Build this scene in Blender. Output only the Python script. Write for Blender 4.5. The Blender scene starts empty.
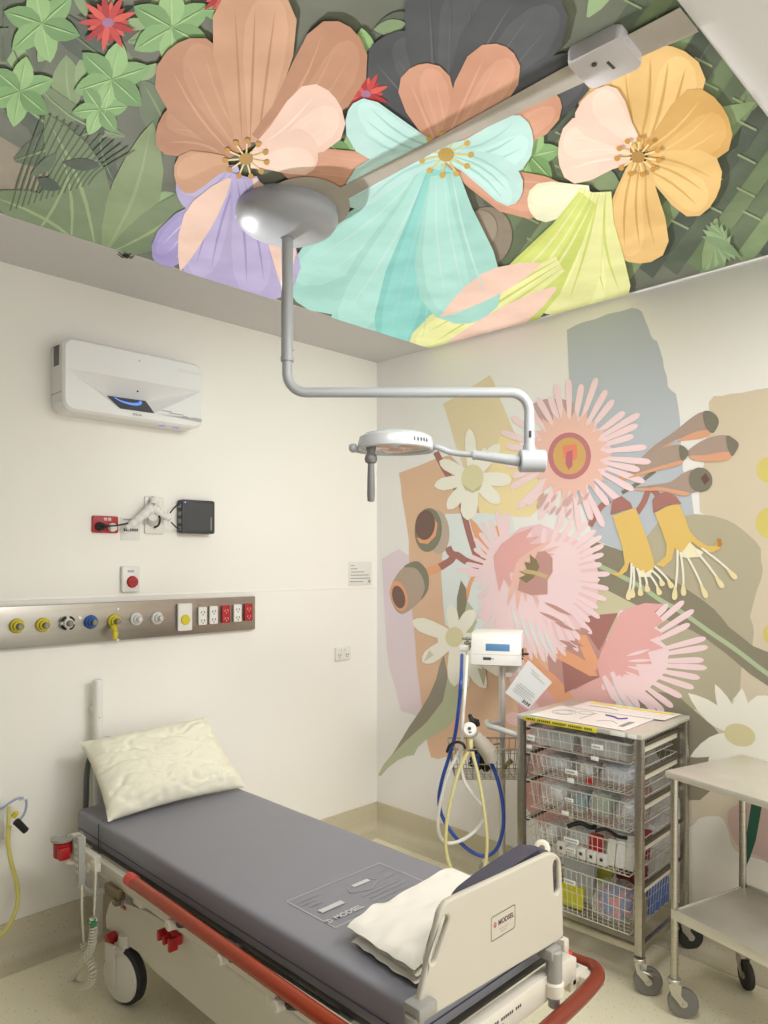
import bpy, bmesh, math, random
from mathutils import Vector, Matrix, noise
from mathutils.geometry import tessellate_polygon
PI = math.pi
SC = bpy.context.scene
COL = SC.collection
random.seed(7)

# ------------------------------------------------------------------ camera geometry (measured room: corner of the two walls at the origin)
CAMX, CAMY, CAMH = -2.962, -3.020, 1.553
FPX, HORIZ = 727.0, 560.0
S2 = math.sqrt(.5)
def ray(x, y):
    a = (x - 384) / FPX
    return Vector((S2 + a * S2, S2 - a * S2, (HORIZ - y) / FPX))
EYE = Vector((CAMX, CAMY, CAMH))
def onz(x, y, z):
    d = ray(x, y); return EYE + d * ((z - CAMH) / d.z)
def ony(x, y, Y=0.0):
    d = ray(x, y); return EYE + d * ((Y - CAMY) / d.y)
def onx(x, y, X=0.0):
    d = ray(x, y); return EYE + d * ((X - CAMX) / d.x)
def at(x, y, D): return EYE + ray(x, y) * D
RIGHT = Vector((S2, -S2, 0)); FWD = Vector((S2, S2, 0)); UP = Vector((0, 0, 1))

# ------------------------------------------------------------------ materials
def lin(c):
    c = c / 255.0
    return c / 12.92 if c <= .04045 else ((c + .055) / 1.055) ** 2.4
def L3(rgb, k=1.0): return tuple(min(.95, lin(v) / k) for v in rgb) + (1.0,)
MATS = {}
def mat(name, rgb, rough=.5, metal=0.0, k=1.0, spec=.5, alpha=1.0, trans=0.0, emit=None, coat=0.0, bump=None, mottle=None):
    if name in MATS: return MATS[name]
    m = bpy.data.materials.new(name); m.use_nodes = True
    nt = m.node_tree; b = nt.nodes['Principled BSDF']
    c = L3(rgb, k)
    b.inputs['Base Color'].default_value = c
    b.inputs['Roughness'].default_value = rough
    b.inputs['Metallic'].default_value = metal
    b.inputs['Specular IOR Level'].default_value = spec
    b.inputs['Alpha'].default_value = alpha
    b.inputs['Transmission Weight'].default_value = trans
    b.inputs['Coat Weight'].default_value = coat
    if emit:
        b.inputs['Emission Color'].default_value = L3(emit[0]); b.inputs['Emission Strength'].default_value = emit[1]
    if bump:
        tc = nt.nodes.new('ShaderNodeTexCoord'); n = nt.nodes.new('ShaderNodeTexNoise'); bp = nt.nodes.new('ShaderNodeBump')
        n.inputs['Scale'].default_value = bump[0]; n.inputs['Detail'].default_value = 4
        bp.inputs['Strength'].default_value = bump[1]; bp.inputs['Distance'].default_value = bump[2]
        nt.links.new(tc.outputs['Object'], n.inputs['Vector']); nt.links.new(n.outputs['Fac'], bp.inputs['Height'])
        nt.links.new(bp.outputs['Normal'], b.inputs['Normal'])
    if mottle:                      # (scale, second rgb, low, high, stretch)
        tc = nt.nodes.new('ShaderNodeTexCoord'); mp = nt.nodes.new('ShaderNodeMapping'); n = nt.nodes.new('ShaderNodeTexNoise')
        rp = nt.nodes.new('ShaderNodeValToRGB')
        n.inputs['Scale'].default_value = mottle[0]; n.inputs['Detail'].default_value = 3
        mp.inputs['Scale'].default_value = mottle[4] if len(mottle) > 4 else (1, 1, 1)
        rp.color_ramp.elements[0].position = mottle[2]; rp.color_ramp.elements[1].position = mottle[3]
        rp.color_ramp.elements[0].color = L3(mottle[1], k); rp.color_ramp.elements[1].color = c
        nt.links.new(tc.outputs['Object'], mp.inputs['Vector']); nt.links.new(mp.outputs['Vector'], n.inputs['Vector'])
        nt.links.new(n.outputs['Fac'], rp.inputs['Fac']); nt.links.new(rp.outputs['Color'], b.inputs['Base Color'])
    MATS[name] = m
    return m

# ------------------------------------------------------------------ mesh builder
class B:
    def __init__(self): self.v = []; self.f = []; self.m = []
    def add(self, vs, fs, m=0):
        o = len(self.v); self.v += [Vector(p) for p in vs]
        for f in fs: self.f.append([i + o for i in f]); self.m.append(m)
        return self
    def bm(self, bm, m=0, M=None):
        bm.verts.index_update()
        vs = [(M @ v.co) if M else v.co.copy() for v in bm.verts]
        fs = [[v.index for v in f.verts] for f in bm.faces]
        bm.free(); return self.add(vs, fs, m)
    def box(self, c, s, bev=0.0, m=0, M=None, seg=2):
        bm = bmesh.new(); bmesh.ops.create_cube(bm, size=1.0)
        for v in bm.verts: v.co = Vector((v.co.x * s[0], v.co.y * s[1], v.co.z * s[2]))
        if bev: bmesh.ops.bevel(bm, geom=list(bm.edges), offset=bev, segments=seg, affect='EDGES', profile=.5)
        T = Matrix.Translation(Vector(c))
        return self.bm(bm, m, (M @ T) if M else T)
    def lathe(self, prof, M=None, seg=24, m=0):
        """prof: (r, z) list, revolved about local z."""
        vs = []; fs = []; M = M or Matrix()
        n = len(prof)
        for i in range(seg):
            a = 2 * PI * i / seg
            for r, z in prof: vs.append(M @ Vector((r * math.cos(a), r * math.sin(a), z)))
        for i in range(seg):
            j = (i + 1) % seg
            for k in range(n - 1): fs.append([i * n + k, j * n + k, j * n + k + 1, i * n + k + 1])
        if prof[0][0] > 1e-6: fs.append([i * n for i in range(seg)][::-1])
        if prof[-1][0] > 1e-6: fs.append([i * n + n - 1 for i in range(seg)])
        return self.add(vs, fs, m)
    def cyl(self, p0, p1, r0, r1=None, seg=20, m=0, bev=0.0):
        p0 = Vector(p0); p1 = Vector(p1); d = p1 - p0; L = d.length
        M = Matrix.Translation(p0) @ d.to_track_quat('Z', 'Y').to_matrix().to_4x4()
        r1 = r0 if r1 is None else r1
        if bev: pr = [(0.0, 0), (r0 - bev, 0), (r0, bev), (r1, L - bev), (r1 - bev, L), (0.0, L)]
        else: pr = [(r0, 0), (r1, L)]
        return self.lathe(pr, M, seg, m)
    def ball(self, c, r, m=0, sx=1, sy=1, sz=1, seg=16):
        bm = bmesh.new(); bmesh.ops.create_uvsphere(bm, u_segments=seg, v_segments=max(6, seg // 2), radius=1)
        return self.bm(bm, m, Matrix.Translation(Vector(c)) @ Matrix.Diagonal((r * sx, r * sy, r * sz, 1)))
    def tube(self, pts, r, seg=10, m=0, closed=False, caps=True):
        pts = [Vector(p) for p in pts]; n = len(pts)
        rr = r if isinstance(r, (list, tuple)) else [r] * n
        tg = []
        for i in range(n):
            a = pts[(i - 1) % n] if (closed or i > 0) else pts[i]
            b = pts[(i + 1) % n] if (closed or i < n - 1) else pts[i]
            t = b - a
            tg.append(t.normalized() if t.length > 1e-9 else Vector((0, 0, 1)))
        up = Vector((0, 0, 1)) if abs(tg[0].z) < .9 else Vector((1, 0, 0))
        nn = (up - tg[0] * up.dot(tg[0])).normalized()
        vs = []; fs = []
        for i in range(n):
            nn = nn - tg[i] * nn.dot(tg[i])
            nn = nn.normalized() if nn.length > 1e-6 else tg[i].orthogonal().normalized()
            bb = tg[i].cross(nn)
            for k in range(seg):
                a = 2 * PI * k / seg
                vs.append(pts[i] + (nn * math.cos(a) + bb * math.sin(a)) * rr[i])
        for i in range(n if closed else n - 1):
            j = (i + 1) % n
            for k in range(seg):
                l = (k + 1) % seg
                fs.append([i * seg + k, i * seg + l, j * seg + l, j * seg + k])
        if caps and not closed:
            fs.append(list(range(seg))[::-1]); fs.append([(n - 1) * seg + k for k in range(seg)])
        return self.add(vs, fs, m)
    def prism(self, poly, d, M=None, m=0):
        """poly in local xy, extruded from z=0 to z=d."""
        M = M or Matrix(); n = len(poly)
        vs = [M @ Vector((x, y, 0)) for x, y in poly] + [M @ Vector((x, y, d)) for x, y in poly]
        fs = [list(range(n))[::-1], [n + i for i in range(n)]] + [[i, (i + 1) % n, n + (i + 1) % n, n + i] for i in range(n)]
        return self.add(vs, fs, m)
    def prismb(self, poly, d, bev, M=None, m=0, seg=2):
        t = B().prism(poly, d)
        bm = bmesh.new(); vv = [bm.verts.new(p) for p in t.v]
        for f in t.f: bm.faces.new([vv[i] for i in f])
        es = [e for e in bm.edges if abs(e.verts[0].co.z - e.verts[1].co.z) < 1e-7]
        bmesh.ops.bevel(bm, geom=es, offset=bev, segments=seg, affect='EDGES', profile=.5)
        return self.bm(bm, m, M)

def spl(pts, n=8, closed=False):
    """Catmull-Rom through the points."""
    P = [Vector(p) for p in pts]; N = len(P); out = []
    rng = range(N) if closed else range(N - 1)
    for i in rng:
        p0 = P[(i - 1) % N] if (closed or i > 0) else P[i]
        p1 = P[i]; p2 = P[(i + 1) % N]
        p3 = P[(i + 2) % N] if (closed or i + 2 < N) else p2
        for k in range(n):
            t = k / n
            out.append(.5 * ((2 * p1) + (p2 - p0) * t + (2 * p0 - 5 * p1 + 4 * p2 - p3) * t * t + (3 * p1 - p0 - 3 * p2 + p3) * t ** 3))
    if not closed: out.append(P[-1].copy())
    return out
def rrect(w, h, r, n=5, cx=0, cy=0):
    out = []
    for sx, sy, a0 in ((1, 1, 0), (-1, 1, 90), (-1, -1, 180), (1, -1, 270)):
        for k in range(n + 1):
            a = math.radians(a0 + 90 * k / n)
            out.append((cx + sx * (w / 2 - r) + r * math.cos(a), cy + sy * (h / 2 - r) + r * math.sin(a)))
    return out

ROOTM = {}
def thing(name, label, cat, loc=(0, 0, 0), rotz=0.0, group=None):
    o = bpy.data.objects.new(name, None); COL.objects.link(o)
    o.empty_display_size = .05
    o.location = loc; o.rotation_euler = (0, 0, rotz)
    o['label'] = label; o['category'] = cat
    if group: o['group'] = group
    ROOTM[o.name] = Matrix.Translation(Vector(loc)) @ Matrix.Rotation(rotz, 4, 'Z')
    return o
def obj(name, b, mats, parent=None, world=True, label=None, smooth=True, ang=35):
    me = bpy.data.meshes.new(name)
    if not isinstance(mats, (list, tuple)): mats = [mats]
    root = parent
    while root is not None and root.parent is not None: root = root.parent
    vs = b.v
    if root is not None and world and root.name in ROOTM:
        inv = ROOTM[root.name].inverted(); vs = [inv @ v for v in vs]
    me.from_pydata([tuple(v) for v in vs], [], b.f)
    for m in mats: me.materials.append(m)
    for p, mi in zip(me.polygons, b.m): p.material_index = mi
    me.update()
    if smooth:
        for p in me.polygons: p.use_smooth = True
        me.set_sharp_from_angle(angle=math.radians(ang))
    o = bpy.data.objects.new(name, me); COL.objects.link(o)
    if parent is not None: o.parent = parent
    if label: o['label'] = label
    return o
def solo(name, b, mats, label, cat, group=None, **kw):
    """A thing that is one mesh, its origin at the bottom of its box."""
    lo = Vector((min(v.x for v in b.v), min(v.y for v in b.v), min(v.z for v in b.v)))
    hi = Vector((max(v.x for v in b.v), max(v.y for v in b.v), max(v.z for v in b.v)))
    c = Vector(((lo.x + hi.x) / 2, (lo.y + hi.y) / 2, lo.z))
    b.v = [v - c for v in b.v]
    o = obj(name, b, mats, **kw); o.location = c
    o['label'] = label; o['category'] = cat
    if group: o['group'] = group
    return o
def struct(name, b, mats, parent=None):
    o = obj(name, b, mats, parent)
    if parent is None: o['kind'] = 'structure'
    return o
def text_b(s, size, M, m=0, depth=.0004, align='CENTER', bold=0.0):
    cu = bpy.data.curves.new('lettering', 'FONT'); cu.body = s; cu.size = size; cu.align_x = align; cu.align_y = 'CENTER'
    cu.extrude = depth; cu.offset = bold
    o = bpy.data.objects.new('lettering', cu); COL.objects.link(o)
    dg = bpy.context.evaluated_depsgraph_get(); dg.update()
    me = bpy.data.meshes.new_from_object(o.evaluated_get(dg))
    b = B().add([M @ v.co for v in me.vertices], [list(p.vertices) for p in me.polygons], m)
    bpy.data.objects.remove(o); bpy.data.curves.remove(cu); bpy.data.meshes.remove(me)
    return b
def join(a, b, m=None):
    o = len(a.v); a.v += b.v
    a.f += [[i + o for i in f] for f in b.f]; a.m += [m if m is not None else x for x in b.m]
    return a
def plate_b(loops, depth, bev, M, m=0):
    """A flat plate from 2-D outlines (first the rim, then its holes), rounded edges."""
    cu = bpy.data.curves.new('plate', 'CURVE'); cu.dimensions = '2D'; cu.fill_mode = 'BOTH'
    cu.extrude = depth / 2 - bev; cu.bevel_depth = bev; cu.bevel_resolution = 2; cu.offset = -bev
    for lp in loops:
        sp = cu.splines.new('POLY'); sp.points.add(len(lp) - 1); sp.use_cyclic_u = True
        for p, q in zip(sp.points, lp): p.co = (q[0], q[1], 0, 1)
    o = bpy.data.objects.new('plate', cu); COL.objects.link(o)
    dg = bpy.context.evaluated_depsgraph_get(); dg.update()
    me = bpy.data.meshes.new_from_object(o.evaluated_get(dg))
    b = B().add([M @ v.co for v in me.vertices], [list(p.vertices) for p in me.polygons], m)
    bpy.data.objects.remove(o); bpy.data.curves.remove(cu); bpy.data.meshes.remove(me)
    return b
def frame_m(o, x, y, z=None):
    """Matrix with local axes x, y (and their cross product) at o."""
    x = Vector(x).normalized(); y = Vector(y); y = (y - x * y.dot(x)).normalized(); z = x.cross(y)
    M = Matrix((x, y, z)).transposed().to_4x4(); M.translation = Vector(o); return M

# ------------------------------------------------------------------ common materials
KW = .93
white_plastic = mat('white_plastic', (232, 230, 224), .35)
cream_plastic = mat('cream_plastic', (226, 221, 205), .4)
grey_plastic = mat('grey_plastic', (150, 150, 146), .45)
dark_plastic = mat('dark_plastic', (38, 38, 40), .45)
black = mat('black_rubber', (24, 24, 25), .6)
steel = mat('brushed_steel', (190, 186, 176), .32, 1.0, mottle=(30, (165, 161, 150), .3, .7, (1, 1, 14)))
steel_top = mat('satin_steel_sheet', (222, 218, 208), .4, .55, mottle=(6, (210, 206, 196), .3, .7))
chrome = mat('chrome', (200, 198, 192), .18, 1.0)
wire_m = mat('wire_steel', (216, 213, 204), .3, .6)
red_p = mat('red_plastic', (176, 32, 36), .4)
yellow_p = mat('yellow_plastic', (214, 196, 52), .45)
orange_p = mat('orange_rail', (160, 58, 25), .25)
tyre = mat('grey_tyre', (122, 120, 114), .6)
dark_tyre = mat('black_tyre', (40, 39, 38), .6)
hub_grey = mat('hub_grey', (206, 203, 194), .5)
paper = mat('paper', (230, 228, 222), .7)
ink = mat('ink', (70, 70, 72), .7)
pale_ink = mat('pale_ink', (140, 140, 140), .7)
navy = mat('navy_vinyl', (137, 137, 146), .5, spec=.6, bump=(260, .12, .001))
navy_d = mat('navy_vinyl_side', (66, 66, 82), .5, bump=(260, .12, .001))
linen = mat('cream_linen', (236, 232, 212), .85, bump=(60, .15, .002))
sheet_m = mat('white_linen', (240, 236, 226), .85, bump=(60, .15, .002))
# ================================================================== SETTING
wall_m = mat('wall_paint', (236, 233, 226), .75, k=KW, bump=(90, .04, .001))
ceil_m = mat('ceiling_paint', (214, 213, 213), .85, k=1.0, bump=(90, .03, .001))
floor_m = mat('speckled_vinyl', (214, 206, 180), .45, k=KW, spec=.4)
nt = floor_m.node_tree; bs = nt.nodes['Principled BSDF']
def speckle(nt, bs, base, dark, light, k):
    tc = nt.nodes.new('ShaderNodeTexCoord')
    vo = nt.nodes.new('ShaderNodeTexVoronoi'); vo.inputs['Scale'].default_value = 80
    nz = nt.nodes.new('ShaderNodeTexNoise'); nz.inputs['Scale'].default_value = 160; nz.inputs['Detail'].default_value = 2
    nt.links.new(tc.outputs['Object'], vo.inputs['Vector']); nt.links.new(tc.outputs['Object'], nz.inputs['Vector'])
    r1 = nt.nodes.new('ShaderNodeValToRGB'); r1.color_ramp.interpolation = 'CONSTANT'
    r1.color_ramp.elements[0].color = (1, 1, 1, 1); r1.color_ramp.elements[1].color = (0, 0, 0, 1); r1.color_ramp.elements[1].position = .2
    nt.links.new(vo.outputs['Distance'], r1.inputs['Fac'])
    wn = nt.nodes.new('ShaderNodeMath'); wn.operation = 'GREATER_THAN'; wn.inputs[1].default_value = .72
    sep = nt.nodes.new('ShaderNodeSeparateColor'); nt.links.new(vo.outputs['Color'], sep.inputs['Color']); nt.links.new(sep.outputs['Red'], wn.inputs[0])
    mul = nt.nodes.new('ShaderNodeMath'); mul.operation = 'MULTIPLY'
    nt.links.new(r1.outputs['Color'], mul.inputs[0]); nt.links.new(wn.outputs[0], mul.inputs[1])
    r2 = nt.nodes.new('ShaderNodeValToRGB')
    r2.color_ramp.elements[0].position = .3; r2.color_ramp.elements[1].position = .7
    r2.color_ramp.elements[0].color = L3(light, k); r2.color_ramp.elements[1].color = L3(base, k)
    nt.links.new(nz.outputs['Fac'], r2.inputs['Fac'])
    mx = nt.nodes.new('ShaderNodeMix'); mx.data_type = 'RGBA'
    nt.links.new(mul.outputs[0], mx.inputs['Factor']); nt.links.new(r2.outputs['Color'], mx.inputs['A']); mx.inputs['B'].default_value = L3(dark, k)
    nt.links.new(mx.outputs['Result'], bs.inputs['Base Color'])
speckle(nt, bs, (236, 229, 202), (190, 181, 154), (226, 219, 191), KW)
skirt_m = mat('skirting_vinyl_shaded', (186, 176, 150), .45, k=KW, spec=.4)  # same vinyl as the floor, darkened to paint in shade on the upright face
speckle(skirt_m.node_tree, skirt_m.node_tree.nodes['Principled BSDF'], (204, 196, 172), (166, 157, 132), (195, 187, 163), KW)

XL, YN = -4.6, -4.6
struct('floor', B().box((XL / 2 + .05, YN / 2 + .05, -.03), (-XL + .1, -YN + .1, .06)), floor_m)
struct('ceiling', B().box((XL / 2 + .05, YN / 2 + .05, 2.75), (-XL + .1, -YN + .1, .10)), ceil_m)
struct('wall_left', B().box((XL / 2, .05, 1.35), (-XL + .2, .10, 2.7)), wall_m)
struct('wall_added', B().box((-3.65, YN / 2, 1.35), (.10, -YN, 2.7)), mat('added_wall_grey', (120, 120, 118), .8, k=KW))  # added wall out of view, keeps the left end of the room darker
struct('wall_right', B().box((.05, YN / 2, 1.35), (.10, -YN, 2.7)), mat('wall_paint_cool', (235, 232, 230), .75, k=KW, bump=(90, .04, .001)))
def cove(horizontal_x):
    r = .045; prof = [(0, .15), (.006, .15), (.006, r + .006)]
    for k in range(1, 9):
        a = PI / 2 * k / 8; prof.append((.006 + r - r * math.cos(a), .006 + r - r * math.sin(a)))
    e_ = 0 if horizontal_x else .0012
    prof += [(.12, .006 - e_), (.122, .0), (0, 0)]
    b = B(); n = len(prof)
    if horizontal_x: ends = [[Vector((XL, -d, z)) for d, z in prof], [Vector((0, -d, z)) for d, z in prof]]
    else: ends = [[Vector((-d, 0, z)) for d, z in prof], [Vector((-d, YN, z)) for d, z in prof]]
    b.add(ends[0] + ends[1], [[i, (i + 1) % n, n + (i + 1) % n, n + i] for i in range(n)] + [list(range(n)), [n + i for i in range(n)][::-1]])
    return b
struct('baseboard_left', cove(True), skirt_m)
struct('baseboard_right', cove(False), skirt_m)
struct('trim_1', B().box((XL / 2, -.001, 1.397), (-XL, .004, .007), .001), mat('wall_joint', (240, 238, 232), .5, k=KW))

# ================================================================== WALL MURAL (native flowers), flat print on the right-hand wall
def clip(poly, tests):
    for ax, lim, sgn in tests:
        out = []
        for i in range(len(poly)):
            p, q = poly[i - 1], poly[i]
            dp = (p[ax] - lim) * sgn; dq = (q[ax] - lim) * sgn
            if dp >= 0: out.append(p)
            if (dp >= 0) != (dq >= 0): out.append(p + (q - p) * (dp / (dp - dq)))
        poly = out
        if len(poly) < 3: return []
    return poly
class Print:
    def __init__(self, fn, tests, normal, step=.000012):
        self.fn, self.tests, self.n, self.step = fn, tests, Vector(normal), step
        self.b = B(); self.cols = []; self.todo = []
    def ci(self, rgb):
        if rgb not in self.cols: self.cols.append(rgb)
        return self.cols.index(rgb)
    def poly(self, px, rgb, layer, smooth=False):
        if smooth: px = [(v.x, v.y) for v in spl([(x, y, 0) for x, y in px], 5, True)]
        P = []
        for x, y in px:
            w = self.fn(x, y)
            P.append(w)
        P = clip(P, self.tests)
        if len(P) < 3: return
        self.todo.append((layer, len(self.todo), P, self.ci(rgb)))
    def finish(self):
        for k, (_, _, P, c) in enumerate(sorted(self.todo, key=lambda t: t[:2])):
            self.sheet([p + self.n * (.0006 + k * self.step) for p in P], c)
        return self.b
    def sheet(self, P, c):
        tri = tessellate_polygon([P])
        fs = []
        for t in tri:
            a, b_, d_ = (P[i] for i in t)
            nn = (b_ - a).cross(d_ - a)
            if nn.length < 1e-10: continue
            fs.append(list(t) if nn.dot(self.n) > 0 else list(t)[::-1])
        self.b.add(P, fs, c)
    def petal(self, base, tip, w, rgb, layer, shape='round', curve=0.0):
        bx, by = base; tx, ty = tip
        dx, dy = tx - bx, ty - by; L = math.hypot(dx, dy); ux, uy = dx / L, dy / L; nx, ny = -uy, ux
        prof = {'round': [(0, .35), (.25, .6), (.55, .95), (.78, 1), (.92, .75), (.985, .35), (1, 0)],
                'leaf': [(0, .12), (.15, .6), (.35, .95), (.5, 1), (.7, .8), (.88, .4), (1, 0)],
                'spike': [(0, .9), (.3, 1), (.6, .8), (.85, .45), (1, .05)],
                'brush': [(0, .55), (.3, .7), (.6, .95), (.85, 1), (.95, .8), (1, .25)],
                'strap': [(0, .6), (.3, .85), (.6, 1), (.8, .95), (.93, .6), (1, .1)]}[shape]
        l, r = [], []
        for t, s in prof:
            c = curve * L * math.sin(t * PI)
            px, py = bx + dx * t + nx * c, by + dy * t + ny * c
            l.append((px + nx * w * s / 2, py + ny * w * s / 2)); r.append((px - nx * w * s / 2, py - ny * w * s / 2))
        self.poly(l + r[::-1], rgb, layer)
    def ell(self, cx, cy, rx, ry, rgb, layer, rot=0.0, n=28):
        c, s = math.cos(math.radians(rot)), math.sin(math.radians(rot))
        self.poly([(cx + rx * math.cos(2 * PI * i / n) * c - ry * math.sin(2 * PI * i / n) * s,
                    cy + rx * math.cos(2 * PI * i / n) * s + ry * math.sin(2 * PI * i / n) * c) for i in range(n)], rgb, layer)
    def line(self, pts, w, rgb, layer, smooth=True):
        if smooth and len(pts) > 2: pts = [(v.x, v.y) for v in spl([(x, y, 0) for x, y in pts], 6)]
        l, r = [], []; n = len(pts)
        for i, (x, y) in enumerate(pts):
            a = pts[max(0, i - 1)]; b_ = pts[min(n - 1, i + 1)]
            dx, dy = b_[0] - a[0], b_[1] - a[1]; L = math.hypot(dx, dy) or 1
            ww = w(i / (n - 1)) if callable(w) else w
            l.append((x - dy / L * ww / 2, y + dx / L * ww / 2)); r.append((x + dy / L * ww / 2, y - dx / L * ww / 2))
        self.poly(l + r[::-1], rgb, layer)
    def mats(self, pre, k, rough=.8, mot=None): return [mat(f'{pre}_{r}_{g}_{b_}', (r, g, b_), rough, k=k, spec=.2, mottle=(mot, tuple(max(0, v - 12) for v in (r, g, b_)), .35, .62) if mot else None) for r, g, b_ in self.cols]

def fan(M, c, tips, w, rgb, layer, mass=.68, base=.5, shape='brush', extra=True):
    tp = sorted(tips, key=lambda t: math.atan2(t[1] - c[1], t[0] - c[0]))
    mid = lambda p, q, f: (c[0] + ((p[0] + q[0]) / 2 - c[0]) * f, c[1] + ((p[1] + q[1]) / 2 - c[1]) * f)
    allp = []
    for p, q in zip(tp, tp[1:] + tp[:1]):
        allp.append(p)
        if extra and math.hypot(p[0] - q[0], p[1] - q[1]) < 40: allp.append(mid(p, q, .94))
    M.poly([(c[0] + (x - c[0]) * mass, c[1] + (y - c[1]) * mass) for x, y in allp], rgb, layer)
    for x, y in allp: M.petal((c[0] + (x - c[0]) * base, c[1] + (y - c[1]) * base), (x, y), w, rgb, layer, shape)
MU = Print(lambda x, y: onx(x, y, 0.0), [(1, -3.3, 1), (1, -.012, -1), (2, .16, 1), (2, 2.69, -1)], (-1, 0, 0))
PK, PK2, SAL, ROSE = (235, 207, 211), (230, 194, 199), (229, 186, 174), (222, 168, 166)
MAUVE, MAUVE_D, ORANGE = (190, 146, 140), (166, 116, 110), (224, 164, 128)
TAUPE, DTAUPE, OLIVE, BEIGE = (186, 174, 152), (138, 131, 113), (176, 168, 145), (205, 192, 170)
LILAC, PEACH, OCHRE, YEL, PBLUE, GBLUE = (220, 205, 213), (215, 180, 153), (220, 202, 170), (231, 212, 164), (216, 222, 221), (180, 186, 195)
WHT, CREAM, GRN, GRNL, GNUT, GNUTD, BRN = (232, 228, 215), (214, 206, 168), (184, 189, 161), (172, 186, 152), (178, 160, 146), (134, 132, 114), (122, 100, 92)
# background patches
MU.poly([(709, 402), (714, 396), (722, 396), (730, 394), (741, 393), (755, 390), (768, 388), (840, 380), (905, 372), (905, 900), (690, 840), (680, 760), (690, 700), (735, 700), (742, 655), (748, 610), (740, 540), (700, 512), (699, 480), (704, 465), (706, 440), (710, 420)], BEIGE, 0)
MU.poly([(382, 559), (390, 554), (399, 549), (412, 558), (425, 600), (425, 700), (418, 716), (401, 711), (396, 690), (390, 670), (387, 650), (386, 634), (385, 618), (384, 600), (383, 580)], LILAC, 0)
MU.poly([(399, 473), (418, 466), (435, 459), (450, 455), (475, 480), (500, 520), (540, 640), (560, 700), (540, 748), (500, 753), (470, 757), (445, 757), (438, 759), (431, 757), (428, 746), (425, 728), (422, 709), (420, 690), (417, 668), (415, 640), (413, 617), (411, 600), (410, 585), (410, 570), (409, 556), (409, 541), (406, 520), (404, 508), (402, 497), (401, 485)], PEACH, 1)
MU.poly([(443, 404), (465, 391), (478, 383), (490, 375), (494, 382), (498, 394), (507, 415), (514, 431), (528, 462), (545, 500), (528, 517), (500, 515), (482, 513), (470, 484), (461, 460), (456, 446), (449, 422), (446, 412)], OCHRE, 1)
MU.poly([(500, 436), (518, 440), (533, 468), (548, 500), (530, 517), (505, 516), (480, 513), (474, 486), (490, 470)], YEL, 2)
MU.poly([(567, 330), (576, 325), (584, 322), (596, 319), (608, 314), (622, 311), (632, 308), (638, 309), (642, 312), (645, 320), (648, 327), (651, 336), (654, 340), (657, 341), (660, 350), (663, 360), (664, 368), (667, 377), (668, 387), (672, 391), (676, 394), (678, 405), (680, 420), (681, 446), (683, 470), (691, 490), (694, 514), (660, 545), (623, 551), (595, 540), (572, 480), (570, 400)], GBLUE, 0)
MU.poly([(445, 514), (482, 513), (505, 515), (512, 517), (515, 530), (530, 600), (540, 680), (500, 660), (470, 640), (445, 625), (443, 600), (441, 570), (443, 550), (446, 535)], PBLUE, 2)
MU.poly([(660, 520), (695, 514), (714, 516), (727, 520), (735, 524), (743, 530), (750, 536), (757, 543), (761, 549), (761, 560), (763, 570), (761, 580), (757, 590), (753, 605), (750, 617), (753, 625), (754, 632), (752, 650), (742, 660), (740, 690), (728, 706), (690, 710), (640, 690), (610, 640), (600, 580), (640, 545)], OLIVE, 1)
MU.poly([(600, 585), (612, 590), (640, 605), (650, 620), (600, 640), (592, 620)], (196, 190, 160), 2, True)
# the long grey-brown leaf with its pale vein
MU.poly([(540, 560), (573, 546), (594, 541), (623, 551), (646, 562), (668, 576), (685, 588), (700, 598), (714, 609), (722, 618), (729, 627), (742, 637), (753, 646), (768, 652), (800, 672), (840, 690), (905, 720), (905, 800), (850, 745), (800, 706), (768, 686), (750, 674), (736, 662), (724, 652), (708, 640), (693, 631), (676, 624), (646, 610), (607, 590), (568, 574)], DTAUPE, 3)
MU.line([(560, 552), (578, 557), (604, 568), (638, 585), (662, 601), (683, 613), (710, 632), (735, 649), (768, 674), (810, 702), (870, 740)], 4.5, GRNL, 4)
# dots on the right
for x, y, r in ((768, 470, 11), (769, 523, 13), (772, 634, 9), (800, 490, 11), (806, 560, 12), (800, 425, 11), (838, 520, 12), (842, 450, 11)):
    MU.ell(x, y, r, r * 1.15, (204, 190, 112), 5)
# lower right: pale daisies, mauve patch, dark leaf
MU.poly([(632, 688), (645, 690), (660, 692), (676, 694), (695, 711), (715, 728), (740, 765), (700, 800), (680, 800), (650, 740), (640, 715)], DTAUPE, 2)
MU.poly([(693, 825), (700, 818), (712, 816), (722, 818), (728, 830), (735, 850), (760, 862), (800, 870), (850, 960), (690, 930), (660, 880), (672, 840)], (222, 216, 206), 4, True)
MU.poly([(728, 812), (740, 804), (768, 796), (860, 800), (880, 880), (790, 880), (762, 858), (740, 848), (730, 830)], (198, 170, 160), 3, True)
MU.poly([(752, 800), (762, 806), (756, 840), (750, 858), (745, 869), (739, 862), (744, 846), (748, 826)], (50, 92, 74), 6)
for t, w in (((688, 693), 19), ((715, 684), 15), ((742, 688), 18), ((775, 700), 32), ((806, 730), 34), ((690, 757), 19), ((712, 772), 22), ((760, 790), 30), ((800, 775), 30)):
    MU.petal((738, 734), t, w, WHT, 6, 'leaf' if w < 20 else 'strap')
MU.ell(740, 735, 16, 11, (210, 200, 158), 8, 18)
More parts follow.
